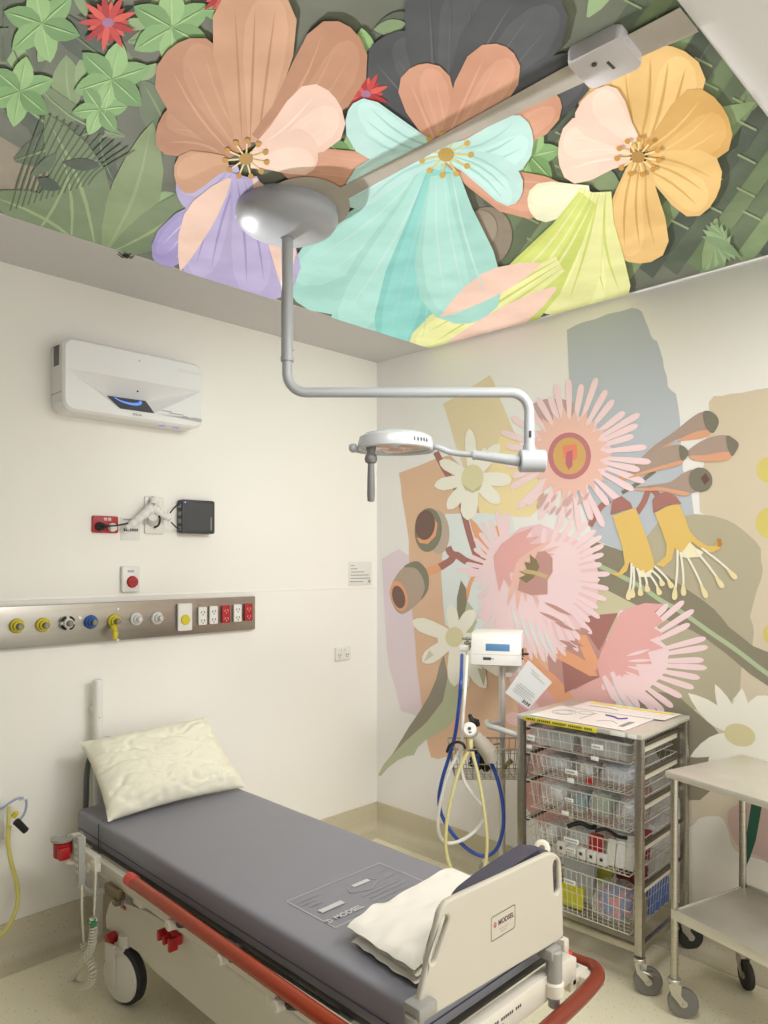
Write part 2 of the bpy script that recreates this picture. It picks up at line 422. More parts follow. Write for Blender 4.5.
# lower middle: rose shapes behind the drawer unit
MU.poly([(516, 640), (560, 690), (600, 690), (628, 714), (652, 790), (648, 850), (600, 862), (560, 850), (520, 800)], (206, 160, 156), 2)
MU.poly([(520, 690), (545, 668), (575, 660), (600, 676), (617, 702), (600, 715), (550, 715)], (221, 172, 168), 3)
for bx, by, tx, ty in ((520, 700, 508, 662), (530, 705, 512, 690), (520, 716, 506, 716), (534, 680, 522, 660)):
    MU.petal((bx + 10, by + 8), (tx, ty), 13, (229, 192, 192), 4, 'strap')
MU.poly([(545, 640), (575, 622), (610, 620), (600, 676), (575, 690), (550, 680)], MAUVE, 4)
# orange stems
MU.line([(512, 604), (518, 628), (526, 652), (540, 672), (552, 683), (572, 708)], lambda t: 7 + 10 * t, ORANGE, 5)
MU.poly([(568, 611), (575, 612), (584, 630), (599, 662), (596, 671), (589, 668), (577, 640)], ORANGE, 7)
MU.poly([(552, 640), (566, 648), (590, 664), (598, 676), (590, 676), (566, 663), (552, 656)], ORANGE, 7)
MU.poly([(576, 617), (596, 615), (618, 613), (608, 634), (599, 651), (588, 634)], MAUVE_D, 6)
MU.poly([(562, 660), (580, 668), (600, 677), (582, 685), (565, 693)], MAUVE_D, 6)
# --- flower 3 (lower right, pink fan)
fc = (600, 668)
tips3 = [(684, 601), (668, 604), (694, 610), (690, 624), (706, 638), (708, 647), (704, 660), (707, 668), (700, 678), (694, 688), (682, 697), (673, 707), (664, 712), (655, 712)]
fan(MU, (612, 662), tips3 + [(612, 640), (604, 690), (622, 610)], 6.2, PK, 8, .60, .45, extra=False)
MU.poly([(597, 665), (602, 650), (612, 630), (620, 613), (632, 607), (645, 603), (664, 604), (655, 612), (664, 622), (654, 628), (664, 634), (650, 640), (664, 648), (648, 652), (652, 664), (636, 664), (640, 676), (624, 674), (627, 686), (612, 680), (616, 702), (606, 690), (600, 676)], ROSE, 9)
for tx, ty, bx, by in ((617, 702, 604, 676), (628, 706, 612, 672), (640, 708, 618, 676), (650, 706, 622, 678)):
    MU.petal((bx, by), (tx, ty), 7, PK, 10, 'strap')
for i in range(6):
    a = math.radians(-20 + i * 17); MU.petal((610 + 18 * math.cos(a), 662 + 18 * math.sin(a)), (610 + 44 * math.cos(a), 662 + 38 * math.sin(a)), 3.2, PK, 10, 'leaf')
# --- flower 1 (upper, round centre)
c1 = (570, 455)
MU.poly([(532, 404), (545, 399), (562, 399), (574, 402), (570, 440), (545, 430)], (196, 164, 162), 3)
tips1 = [(569, 379), (582, 384), (597, 378), (607, 390), (614, 400), (625, 412), (640, 414), (638, 425), (634, 436), (647, 447), (651, 462), (640, 470), (645, 482), (634, 490), (622, 503), (609, 505), (604, 527), (592, 520), (580, 530), (570, 519), (560, 529), (549, 512), (540, 519), (528, 505), (518, 508), (511, 488), (513, 477), (507, 466), (506, 446), (501, 432), (512, 417), (523, 404), (538, 398), (550, 396), (556, 384)]
fan(MU, c1, tips1[1::2], 6.2, PK2, 9, .55, .4, extra=False)
fan(MU, c1, tips1, 6.6, PK, 10, .5, .4, extra=False)
star = []
for i in range(44):
    a = 2 * PI * i / 44; r = (47 if i % 4 == 0 else 43) if i % 2 == 0 else 33
    star.append((c1[0] + r * math.cos(a) * .92, c1[1] + r * math.sin(a) * 1.05))
MU.poly(star, SAL, 11)
MU.ell(570, 456, 21.5, 23.5, (188, 122, 130), 12)
MU.ell(570, 456, 16.5, 18.5, (206, 166, 108), 13)
MU.poly([(563, 446), (577, 444), (578, 458), (571, 462), (564, 458)], (224, 134, 112), 14)
MU.poly([(567, 452), (573, 450), (573, 466), (569, 470), (566, 464)], (188, 110, 122), 15)
for i in range(16):
    x = 535 + random.random() * 50; y = 500 + random.random() * 18; MU.petal((x, y), (x + 6, y - 9), 3.5, (206, 170, 166), 11, 'leaf')
# --- flower 2 (middle, side view)
c2 = (500, 562)
up = [(482, 520), (494, 508), (503, 512), (512, 506), (520, 515), (534, 526), (548, 530), (561, 545)]
tips2 = [(456, 570), (470, 556), (474, 538), (482, 522), (497, 510), (508, 512), (474, 580), (478, 598), (478, 618), (484, 626), (494, 640), (504, 638), (514, 650), (522, 646), (532, 660), (545, 662), (556, 662), (566, 656)]
MU.poly([(498, 560), (505, 540), (520, 528), (540, 524), (565, 535), (590, 545), (598, 570), (598, 600), (575, 640), (545, 648), (520, 632), (504, 600)], PK2, 8)
fan(MU, (508, 572), tips2, 4.6, PK, 8, .62, .4)
right2 = [(588, 522), (596, 530), (602, 536), (604, 545), (604, 554), (602, 564), (610, 574), (600, 580), (609, 589), (607, 600), (598, 608), (600, 618), (590, 622), (592, 634), (580, 640), (578, 652), (566, 650)]
fan(MU, (540, 575), right2 + [(528, 530), (545, 528), (560, 522), (574, 520), (540, 640), (555, 650)], 5.4, PK, 9, .62, .45, extra=False)
MU.poly([(495, 566), (494, 556), (502, 544), (516, 534), (534, 527), (526, 538), (540, 536), (530, 544), (548, 543), (532, 552), (556, 554), (528, 562), (526, 574), (510, 572), (512, 590), (504, 578), (500, 592)], ROSE, 11)
for i, (tx, ty) in enumerate([(560, 546), (552, 540), (527, 602), (518, 610), (508, 606), (540, 604)]): MU.petal((520, 562), (tx, ty), 6, SAL, 12, 'spike')
MU.poly([(538, 552), (546, 551), (553, 558), (553, 572), (548, 580), (548, 594), (532, 595), (518, 590), (520, 580), (530, 574)], MAUVE, 13)
MU.poly([(519, 571), (528, 572), (525, 562), (531, 563), (530, 554), (537, 560), (540, 567), (534, 578), (527, 583), (519, 578), (526, 575)], (134, 122, 92), 14)
MU.line([(524, 571), (536, 573), (548, 577)], 4, (196, 172, 130), 15)
for i in range(9):
    MU.petal((540 + i * 5, 612 + i * 4 - 16 * math.sin(i)), (566 + i * 3, 624 + i * 3 - 16 * math.sin(i)), 3.6, MAUVE, 10, 'leaf')
for i in range(5): MU.petal((512 + i * 8, 606 + i * 6), (522 + i * 9, 640 + i * 5), 3.4, PBLUE, 10, 'leaf')
# --- stems left
MU.line([(436, 452), (444, 468), (458, 492), (464, 514), (471, 540), (478, 558), (490, 563)], 6, MAUVE_D, 5)
MU.poly([(469, 517), (477, 524), (488, 540), (497, 556), (490, 560), (478, 545), (472, 530)], ORANGE, 4)
MU.poly([(492, 526), (508, 526), (504, 540), (496, 545)], ORANGE, 4)
MU.line([(428, 572), (440, 567), (446, 563)], 8, ORANGE, 4)
MU.line([(440, 567), (450, 561), (456, 555), (466, 561), (480, 566), (494, 566)], 7, MAUVE_D, 6)
MU.line([(448, 547), (451, 553), (457, 556)], 7, MAUVE_D, 6)
MU.line([(476, 572), (470, 584), (466, 600)], 4, ORANGE, 3)
# --- gum nuts left
MU.ell(438, 532, 11.5, 22, (188, 170, 156), 7, -4)
MU.ell(428.5, 530, 13.5, 22, GNUTD, 8, 4)
MU.ell(425.5, 525, 9.8, 15, BRN, 10, 6)
MU.poly([(417, 538), (424, 537), (431, 532), (435, 519), (438, 524), (436, 536), (428, 544), (420, 543)], ORANGE, 9)
MU.poly([(390, 592), (395, 578), (404, 567), (416, 563), (426, 570), (428, 582), (424, 595), (414, 607), (402, 614), (394, 607)], GNUT, 7, True)
MU.poly([(404, 567), (412, 562), (419, 562), (426, 569), (429, 578), (428, 590), (421, 600), (425, 588), (422, 576), (415, 568)], GNUTD, 8, True)
MU.ell(399.5, 596, 8.2, 15.5, ORANGE, 9, -14)
MU.ell(399, 597, 6.2, 11.5, BRN, 10, -14)
# --- leaves bottom left
MU.poly([(444, 655), (448, 676), (443, 701), (427, 722), (406, 741), (392, 755), (400, 742), (409, 727), (420, 711), (429, 696), (436, 680), (440, 664)], (150, 143, 130), 5)
MU.poly([(378, 775), (384, 764), (393, 753), (406, 741), (418, 728), (427, 716), (434, 703), (440, 689), (448, 677), (455, 665), (463, 650), (474, 656), (470, 676), (463, 697), (456, 717), (447, 728), (437, 734), (427, 739), (418, 747), (414, 755), (407, 756), (398, 760), (388, 768), (381, 776)], GRN, 4)
MU.poly([(461, 580), (466, 588), (467, 602), (464, 620), (461, 628), (457, 612), (457, 598)], DTAUPE, 5)
MU.poly([(467, 600), (474, 610), (477, 622), (472, 634), (462, 640), (465, 622)], GRN, 5)
# --- daisies left
for t, w in (((470, 429), 11), ((500, 444), 12), ((512, 480), 14), ((500, 503), 14), ((468, 520), 17), ((448, 509), 13), ((435, 486), 13), ((440, 461), 12), ((486, 448), 8)):
    MU.petal((473, 478), t, w, WHT, 12, 'strap')
MU.ell(473, 478, 11, 13.5, CREAM, 14, 8); MU.poly([(463, 484), (473, 491), (483, 484), (480, 490), (473, 493), (466, 490)], (196, 188, 150), 15)
for t, w in (((413, 621), 15), ((451, 605), 12), ((474, 610), 14), ((423, 662), 15), ((455, 686), 15), ((466, 690), 13), ((486, 688), 15), ((512, 676), 18), ((500, 640), 14), ((438, 640), 10)):
    MU.petal((456, 638), t, w, WHT, 11, 'strap')
MU.poly([(484, 686), (478, 668), (487, 670)], (186, 176, 158), 12); MU.poly([(424, 662), (430, 650), (434, 655)], (206, 200, 186), 12)
MU.ell(455, 637, 9, 10, CREAM, 13)
# --- buds upper right
def bud(pts_top, pts_bot, cap, lay):
    MU.poly(pts_top, (168, 148, 138), lay, True); MU.poly(pts_bot, (212, 160, 130), lay + 1, True); MU.poly(cap, (124, 120, 108), lay + 2, True)
bud([(640, 460), (655, 445), (674, 432), (690, 419), (703, 412), (714, 418), (716, 428), (700, 434), (676, 440), (658, 450)], [(650, 457), (672, 444), (690, 434), (704, 430), (713, 431), (704, 438), (684, 441), (668, 444)], [(703, 413), (709, 411), (716, 415), (719, 422), (716, 430), (712, 433), (706, 427)], 6)
bud([(687, 453), (700, 442), (716, 436), (728, 436), (736, 444), (732, 456), (715, 461), (698, 459)], [(690, 456), (706, 455), (724, 452), (733, 453), (728, 460), (710, 462), (694, 460)], [(727, 436), (733, 438), (739, 444), (736, 452), (732, 456), (728, 447)], 9)
bud([(626, 474), (645, 458), (664, 448), (680, 445), (687, 452), (682, 462), (655, 470), (636, 477)], [(628, 478), (645, 471), (668, 464), (684, 460), (678, 466), (656, 471), (640, 476)], [(680, 446), (685, 447), (689, 453), (685, 460), (681, 459)], 9)
bud([(634, 488), (652, 485), (670, 482), (684, 473), (695, 470), (704, 480), (698, 491), (684, 493), (660, 487)], [(634, 490), (655, 487), (672, 489), (690, 493), (684, 496), (662, 491), (646, 491)], [(690, 474), (697, 468), (706, 469), (712, 476), (712, 485), (706, 491), (696, 491), (690, 484)], 9)
MU.line([(622, 493), (640, 482), (655, 471)], 4, (124, 120, 108), 5)
MU.poly([(701, 478), (706, 473), (710, 480), (705, 485)], (110, 82, 78), 13)
MU.poly([(618, 478), (634, 468), (650, 458), (640, 470), (624, 482)], (212, 160, 130), 7)
# --- yellow bells
MU.line([(637, 513), (644, 502), (650, 489), (658, 495)], 6, MAUVE_D, 6); MU.line([(590, 526), (600, 508), (610, 500)], 6, MAUVE_D, 6)
BELL = (217, 184, 110)
MU.poly([(611, 515), (613, 500), (622, 496), (631, 503), (633, 508), (622, 511)], MAUVE_D, 11)
MU.poly([(613, 516), (625, 511), (636, 508), (642, 524), (648, 540), (654, 560), (655, 567), (648, 573), (643, 572), (636, 568), (630, 562), (627, 571), (619, 577), (610, 573), (619, 573), (625, 564), (623, 548), (618, 532)], BELL, 10)
MU.poly([(636, 568), (646, 573), (654, 568), (650, 577), (640, 577)], (238, 226, 190), 11)
MU.poly([(654, 513), (653, 500), (658, 494), (666, 492), (676, 496), (682, 504), (668, 505)], MAUVE_D, 11)
MU.poly([(655, 513), (668, 506), (679, 503), (685, 516), (690, 531), (698, 540), (708, 546), (716, 546), (719, 538), (723, 541), (720, 549), (712, 553), (702, 549), (692, 542), (688, 553), (680, 556), (675, 548), (672, 560), (664, 567), (656, 565), (666, 556), (667, 545), (662, 530)], BELL, 10)
MU.poly([(680, 556), (690, 542), (696, 548), (704, 552), (700, 557), (686, 558)], (238, 226, 190), 11)
MU.poly([(718, 538), (722, 540), (722, 546), (718, 547)], (186, 124, 60), 12)
for (bx, by), (tx, ty) in [((632, 563), (629, 596)), ((634, 566), (633, 594)), ((638, 568), (641, 592)), ((643, 570), (648, 588)), ((648, 572), (660, 591)), ((652, 570), (663, 582)), ((655, 566), (672, 584)), ((678, 550), (675, 596)), ((681, 552), (684, 592)), ((684, 550), (706, 594)), ((694, 548), (722, 584)), ((702, 548), (735, 575))]:
    MU.line([(bx, by), ((bx + tx) / 2 + 1, (by + ty) / 2), (tx, ty)], 2.2, (230, 226, 212), 12); MU.petal((tx - (tx - bx) * .22, ty - (ty - by) * .22), (tx + (tx - bx) * .06, ty + 4), 5.5, (228, 214, 168), 13, 'round')
mural = solo('wall_art_mural', MU.finish(), MU.mats('mural', .87), 'large flat floral print of pink blossoms, gum nuts and daisies covering the right wall', 'mural', smooth=False)
# ================================================================== CEILING PICTURE (giant tropical leaves and petals), the projector's image painted flat on the ceiling
KC = .95
CE = Print(lambda x, y: onz(x, y, 2.7), [(0, -2.95, 1), (0, -.012, -1), (1, -2.392, 1), (1, -.425, -1)], (0, 0, -1))
BG = (112, 116, 104)
P4 = [(-2.95, -2.392), (-.012, -2.392), (-.012, -.425), (-2.95, -.425)]
CE.todo.append((-1, -1, [Vector((x, y, 2.7)) for x, y in P4], CE.ci(BG)))
rc = random.Random(21)
GR = [(104, 112, 98), (126, 140, 112), (140, 158, 120), (116, 130, 106), (150, 174, 132), (132, 148, 114), (94, 102, 92)]
def leaf(bx, by, ang, ln, w, col, lay, vein=None, curve=.06):
    a = math.radians(ang); tip = (bx + ln * math.cos(a), by - ln * math.sin(a))
    CE.petal((bx, by), tip, w, col, lay, 'leaf', curve)
    if vein: CE.petal((bx, by), (bx + .93 * (tip[0] - bx), by + .93 * (tip[1] - by)), max(1.6, w * .07), vein, lay + 1, 'leaf', curve)
# left-hand undergrowth
for i in range(34):
    leaf(rc.uniform(-60, 210), rc.uniform(-40, 220), rc.uniform(20, 160), rc.uniform(50, 130), rc.uniform(18, 40), GR[rc.randrange(7)], 1 + i % 3, GR[rc.randrange(5)], rc.uniform(-.12, .12))
for x0, a, ln, w in ((96, 110, 150, 56), (105, 70, 140, 50), (90, 150, 120, 44), (110, 35, 130, 42), (20, 60, 120, 40), (70, 95, 110, 44)):
    leaf(x0, 252, a, ln, w, [(122, 138, 108), (138, 154, 116)][int(x0) % 2], 5, (150, 166, 126))
for cx, cy, s in ((112, 78, 1.0), (172, 26, 1.1), (42, 22, 1.0), (366, 62, .9), (100, 108, .7), (20, 90, .9), (352, 160, .9), (530, 155, .8), (236, 8, .9)):
    for k in range(6):
        a = 60 * k + cx % 47; leaf(cx, cy, a, 40 * s, 24 * s, [(134, 172, 118), (152, 188, 132), (120, 156, 106)][k % 3], 7, (170, 202, 148), 0)
for cx, cy, s in ((108, 20, 1.0), (366, 92, .8), (220, -6, .7)):
    for k in range(18):
        a = 20 * k; rr = math.radians(a); ln = (30 if k % 2 else 22) * s
        CE.petal((cx, cy), (cx + ln * math.cos(rr), cy - ln * math.sin(rr)), 7 * s, [(196, 76, 74), (214, 98, 88), (172, 58, 62)][k % 3], 10 + k % 2, 'leaf')
    CE.ell(cx, cy, 6 * s, 5 * s, (166, 118, 150), 12)
for i in range(14):
    x = 10 + i * 6; CE.line([(x, 210 - i * 2), (x + 12, 170), (x + 34 + i, 110 + i * 3)], 1.8, (92, 108, 82), 6)
CE.poly([(-10, 130), (40, 160), (60, 175), (30, 205), (-10, 200)], (150, 142, 126), 0)
for i in range(40):
    leaf(rc.uniform(-40, 560), rc.uniform(-40, 250), rc.uniform(0, 360), rc.uniform(22, 50), rc.uniform(8, 16), [(150, 172, 132), (136, 156, 120), (104, 116, 98), (84, 92, 82)][i % 4], 6, None, rc.uniform(-.1, .1))
# bamboo on the right
for i in range(15):
    x0 = 560 + i * 24 - 130; y0 = 300 - i * 3
    col = [(92, 102, 88), (112, 128, 98), (102, 114, 92), (128, 146, 110), (84, 92, 82)][i % 5]
    CE.line([(x0, y0), (x0 + 130, y0 - 180), (x0 + 230, y0 - 330)], 17, col, 1 + i % 2, False)
    for k in range(6):
        t = .15 + k * .15 + (i % 3) * .04; px = x0 + 230 * t * .98; py = y0 - 330 * t
        CE.line([(px - 9, py - 4), (px + 9, py + 5)], 2.2, (140, 156, 122), 3, False)
for i in range(12):
    leaf(rc.uniform(330, 760), rc.uniform(-10, 260), rc.uniform(0, 360), rc.uniform(50, 100), rc.uniform(16, 26), GR[rc.randrange(7)], 4, None, .1)
for k in range(9):
    leaf(700 + k * 5, 272 - k * 2, 40 + k * 14, 44, 10, [(128, 150, 116), (144, 166, 126)][k % 2], 6, None)
CE.ell(486, 236, 26, 30, (142, 132, 118), 5, 10); CE.ell(480, 228, 17, 19, (154, 144, 130), 6, 10)

def bloom(items, lay):
    for i, (b0, t0, w, col, vein, cv) in enumerate(items):
        CE.petal(b0, t0, w, col, lay + 2 * i, 'leaf' if w < 40 else 'round', cv)
        if w >= 40:
            ex = tuple(min(250, c + 9) for c in col); px_, py_ = -(t0[1] - b0[1]), t0[0] - b0[0]; ll = math.hypot(px_, py_); o_ = (px_ / ll * w * .17, py_ / ll * w * .17)
            CE.petal((b0[0] + o_[0] * .4, b0[1] + o_[1] * .4), (b0[0] + (t0[0] - b0[0]) * .93 + o_[0], b0[1] + (t0[1] - b0[1]) * .93 + o_[1]), w * .52, ex, lay + 2 * i, 'round', cv)
        if vein:
            for s in (-.24, 0, .24):
                nx, ny = -(t0[1] - b0[1]), (t0[0] - b0[0]); L = math.hypot(nx, ny); nx, ny = nx / L * w * s, ny / L * w * s
                CE.petal((b0[0] + nx * .4, b0[1] + ny * .4), (b0[0] + (t0[0] - b0[0]) * .84 + nx, b0[1] + (t0[1] - b0[1]) * .84 + ny), 2.6, vein, lay + 2 * i + 1, 'leaf', cv)
BRW, BRW2, PCH, LAV, LAV2 = (186, 140, 114), (202, 158, 130), (240, 208, 194), (184, 174, 214), (164, 154, 204)
# bloom of brown, peach and lilac petals
bloom([((236, 190), (156, 262), 40, LAV2, (206, 198, 228), .05), ((240, 170), (178, 196), 46, LAV, None, 0), ((232, 150), (158, 122), 62, BRW, BRW2, .1), ((240, 150), (178, 40), 76, BRW, BRW2, -.05),
       ((250, 140), (256, -20), 84, BRW2, BRW, .0), ((262, 140), (350, 24), 74, BRW, BRW2, .08), ((262, 150), (336, 96), 66, PCH, (248, 222, 210), .05), ((250, 158), (318, 150), 46, PCH, None, -.05),
       ((228, 160), (176, 180), 40, BRW2, None, .1), ((238, 172), (206, 286), 66, LAV, LAV2, .03), ((244, 176), (268, 300), 74, LAV, LAV2, -.02), ((230, 176), (180, 270), 30, PCH, None, .08), ((254, 176), (284, 292), 30, PCH, None, -.1)], 14)
for k in range(9): CE.ell(238 + 4.5 * k, 214 + 6 * math.sin(k), 3, 3, (238, 234, 240), 42)
# bloom of charcoal, tan and turquoise petals
TQ, TQ2, TQ3, TAN, CHR = (168, 216, 210), (138, 204, 200), (192, 228, 226), (206, 156, 132), (84, 86, 90)
CB = (446, 152)
bloom([(CB, (384, 34), 84, CHR, (104, 106, 110), .05), (CB, (452, -40), 92, CHR, (100, 102, 106), 0), (CB, (548, -16), 92, CHR, (104, 106, 110), -.03), (CB, (588, 62), 60, CHR, None, 0),
       (CB, (276, 160), 44, TAN, (216, 170, 148), -.08), (CB, (566, 198), 46, TAN, (216, 170, 148), .1), (CB, (418, 62), 54, TAN, (218, 172, 150), .0), (CB, (506, 44), 58, TAN, (218, 172, 150), 0), (CB, (560, 96), 46, TAN, (218, 172, 150), .04),
       ((440, 156), (296, 300), 84, TQ, TQ3, -.06), ((440, 162), (352, 350), 88, TQ, TQ3, -.03), ((440, 168), (400, 366), 70, TQ2, (160, 214, 210), 0), ((444, 172), (470, 322), 84, TQ, TQ3, .03),
       (CB, (348, 108), 54, TQ3, TQ, -.1), (CB, (532, 128), 56, TQ3, TQ, .12), (CB, (346, 200), 40, TQ3, TQ, .1), (CB, (520, 196), 40, TQ3, TQ, -.1)], 8)
for k in range(11):
    a_ = k * .571; CE.line([CB, (CB[0] + 24 * math.cos(a_), CB[1] + 20 * math.sin(a_))], 1.8, (226, 206, 130), 42, False); CE.ell(CB[0] + 25 * math.cos(a_), CB[1] + 21 * math.sin(a_), 3, 3, (206, 172, 92), 43)
CE.ell(CB[0], CB[1], 8, 7, (190, 160, 92), 44)
# bloom of golden, peach and lime petals
GLD, GLD2, LIM, LIM2 = (222, 186, 126), (206, 166, 104), (226, 228, 166), (200, 212, 120)
bloom([((640, 150), (604, 62), 70, GLD, GLD2, -.06), ((645, 150), (672, 44), 76, GLD, GLD2, .04), ((648, 155), (722, 104), 74, GLD2, GLD, .06), ((645, 160), (716, 196), 66, GLD, GLD2, -.06), ((640, 160), (640, 262), 64, GLD, GLD2, .05),
       ((630, 150), (558, 152), 66, PCH, (248, 222, 212), .06), ((632, 142), (588, 92), 56, PCH, None, -.05), ((600, 190), (606, 312), 64, LIM, LIM2, .08), ((590, 190), (528, 204), 40, (232, 232, 204), None, 0), ((592, 190), (545, 312), 74, LIM, LIM2, -.02),
       ((588, 196), (484, 330), 60, LIM2, LIM, -.05), ((560, 262), (410, 356), 50, LIM, LIM2, .0), ((540, 262), (440, 316), 26, PCH, None, .05), ((556, 286), (446, 342), 26, PCH, None, -.05)], 8)
for cx, cy in ((246, 156), (638, 154)):
    for k in range(11):
        a_ = k * .571 + .2; CE.line([(cx, cy), (cx + 20 * math.cos(a_), cy + 17 * math.sin(a_))], 1.6, (238, 216, 160), 44, False); CE.ell(cx + 21 * math.cos(a_), cy + 18 * math.sin(a_), 2.8, 2.8, (196, 150, 80), 45)
    CE.ell(cx, cy, 7, 6, (176, 140, 84), 45)
# shadow of the lamp pole and canopy, painted as a grey strip and disc
SHADE_GREY = (176, 170, 160)
CE.poly([(338, 186), (440, 133), (560, 66), (626, 32), (690, -2), (740, -30), (800, -30), (718, 19.5), (625, 60), (560, 90), (440, 146), (348, 196)], SHADE_GREY, 46)
CE.ell(306, 203, 44, 29, SHADE_GREY, 46)
cb_ = CE.finish(); cmats = CE.mats('painted_projection', KC, .85, 5)
solo('ceiling_mural', cb_, cmats, 'large projected ceiling picture of giant tropical leaves and pastel petals, painted as flat colour', 'mural', smooth=False)
solo('ceiling_sensor', (lambda b: (b.prismb(rrect(.125, .125, .012), .034, .006, Matrix.Translation((-1.455, -2.215, 2.666)) @ Matrix.Rotation(.05, 4, 'Z')),
     b.lathe([(.006, 0), (.006, .003)], Matrix.Translation((-1.475, -2.2, 2.663)), 10, 1), b.box((-1.445, -2.225, 2.6655), (.03, .006, .002), 0, 1), b)[-1])(B()),
     [mat('sensor_plastic', (196, 192, 194), .5), ink], 'small square ceiling sensor on the painted shadow strip crossing the picture', 'sensor')
c0 = onz(126, 256, 2.694)
b = B(); b.ball(c0, .011, 0, 1.2, 1, .6)
for k in range(8):
    a = 2 * PI * k / 8 + .2; d = Vector((math.cos(a), math.sin(a), 0)); b.tube([c0 + d * .006, c0 + d * .018 + Vector((0, 0, -.003)), c0 + d * .03 + Vector((0, 0, .004))], .0016, 5)
solo('ceiling_speck', b, black, 'tiny black splayed speck at the left edge of the ceiling picture', 'speck')

# ================================================================== EXAMINATION LIGHT (ceiling mounted)
LG = mat('lamp_grey', (158, 161, 164), .35, k=.95); LG2 = mat('lamp_grey_dark', (104, 104, 102), .4); CAN = mat('canopy_plastic', (158, 161, 167), .35, k=.95)
D0 = 2.369
cc = Vector((-1.510, -1.122, 2.7))
t = thing('examination_light', 'grey ceiling-mounted examination lamp on a long bent tubular arm', 'lamp', (cc.x, cc.y, 2.7))
obj('canopy', B().lathe([(.162, 2.698), (.166, 2.675), (.163, 2.655), (.15, 2.638), (.10, 2.612), (.05, 2.602), (.022, 2.60), (.022, 2.698)], Matrix.Translation((cc.x, cc.y, 0)), 40), CAN, t)
zA = at(300, 392.5, D0).z
pole = B().cyl((cc.x, cc.y, 2.69), (cc.x, cc.y, 2.205), .0195, seg=24)
pole.cyl((cc.x, cc.y, 2.215), (cc.x, cc.y, 2.200), .0215, seg=24); pole.ball((cc.x + .012, cc.y - .016, 2.235), .003)
obj('pole', pole, LG, t)
cz = cc.z
def rpt(s, z): return Vector((cc.x, cc.y, 0)) + RIGHT * s + Vector((0, 0, z))
Lr = 242 / FPX * D0; R = .062
pts = [rpt(0, 2.205)] + [rpt(R - R * math.cos(a), zA + R - R * math.sin(a)) for a in [k * PI / 16 for k in range(9)]]
pts += [rpt(Lr - R + R * math.sin(a), zA - R + R * math.cos(a)) for a in [k * PI / 16 for k in range(9)]] + [rpt(Lr, at(529, 452, D0).z)]
arm = obj('arm', B().tube(pts, .0162, 18), LG, t)
obj('arm_sleeve', B().cyl(rpt(Lr, at(529, 421, D0).z), rpt(Lr, at(529, 452, D0).z), .0172, seg=18), LG, arm)
ip = rpt(Lr, at(529, 435, D0).z) - FWD * .0172
obj('switch_plate', B().box((0, 0, 0), (.008, .004, .022), .001, 0, Matrix.Translation(ip) @ Matrix.Rotation(-PI / 4, 4, 'Z')), black, arm)
jz = at(535, 461, D0).z
obj('swivel_joint', B().cyl(rpt(Lr - .032, jz), rpt(Lr + .052, jz), .037, seg=32, bev=.004).cyl(rpt(Lr, jz + .02), rpt(Lr, jz + .05), .02), LG, t)
lc = at(395.5, 446, D0); zb = at(0, 450.5, D0).z
head_r = .122
def hp(s, f, z): return Vector((lc.x, lc.y, 0)) + RIGHT * s + FWD * f + Vector((0, 0, z))
jp = rpt(Lr - .03, jz); m1 = at(475, 455, D0 + .03)
obj('boom_sleeve', B().cyl(jp, m1, .0185, .0145, 20), LG, t)
bt = [m1, at(452, 452.5, D0 + .05), hp(.135, .05, zb + .02)] + [hp(.142 * math.cos(a), .142 * math.sin(a), zb + .012) for a in [math.radians(q) for q in (35, 60, 90, 120, 150, 180)]] + [hp(-.139, -.012, zb + .006)]
obj('boom', B().tube(spl(bt, 6), .0098, 14).ball(hp(-.137, -.012, zb + .006), .015).cyl(m1 + (jp - m1) * .02, m1 + (m1 - jp).normalized() * .006, .0165, seg=18), LG, t)
H = obj('lamp_head', B().lathe([(0, zb + .058), (.06, zb + .057), (.10, zb + .052), (.118, zb + .04), (.123, zb + .022), (.122, zb + .004), (.117, zb), (.112, zb + .002), (.11, zb + .008), (0, zb + .008)], Matrix.Translation((lc.x, lc.y, 0)), 48), mat('lamp_head_white', (182, 184, 186), .25, k=.95), t)
for q in (90, 210, 330):
    a = math.radians(q); p = hp(.055 * math.cos(a), .055 * math.sin(a), zb)
    obj('lens', B().lathe([(0, .002), (.03, .002), (.036, .004), (.04, .008)], Matrix.Translation(p), 24), mat('lens_amber', (206, 172, 152), .15), H)
vb = B()
for k in range(5):
    a = math.radians(-62 + k * 6); p = hp(.1235 * math.cos(a), .1235 * math.sin(a), zb + .022)
    vb.ball(p, .0035, 0, 1, 1, 2, 8)
obj('vent_hole', vb, LG2, H)
hx = hp(-.079, -.055, 0)
obj('handle', B().lathe([(0, zb - .172), (.011, zb - .17), (.0125, zb - .15), (.0115, zb - .09), (.010, zb - .05), (.017, zb - .047), (.021, zb - .036), (.018, zb - .024), (.013, zb - .018), (.016, zb - .004), (.016, zb + .01), (0, zb + .01)], Matrix.Translation((hx.x, hx.y, 0)), 22), LG2, t)
# ================================================================== LEFT WALL
XZ = lambda x, z, y=0.0: Matrix(((1, 0, 0, x), (0, 0, -1, y), (0, 1, 0, z), (0, 0, 0, 1)))   # local xy -> wall plane (x, z), local z -> out of the wall
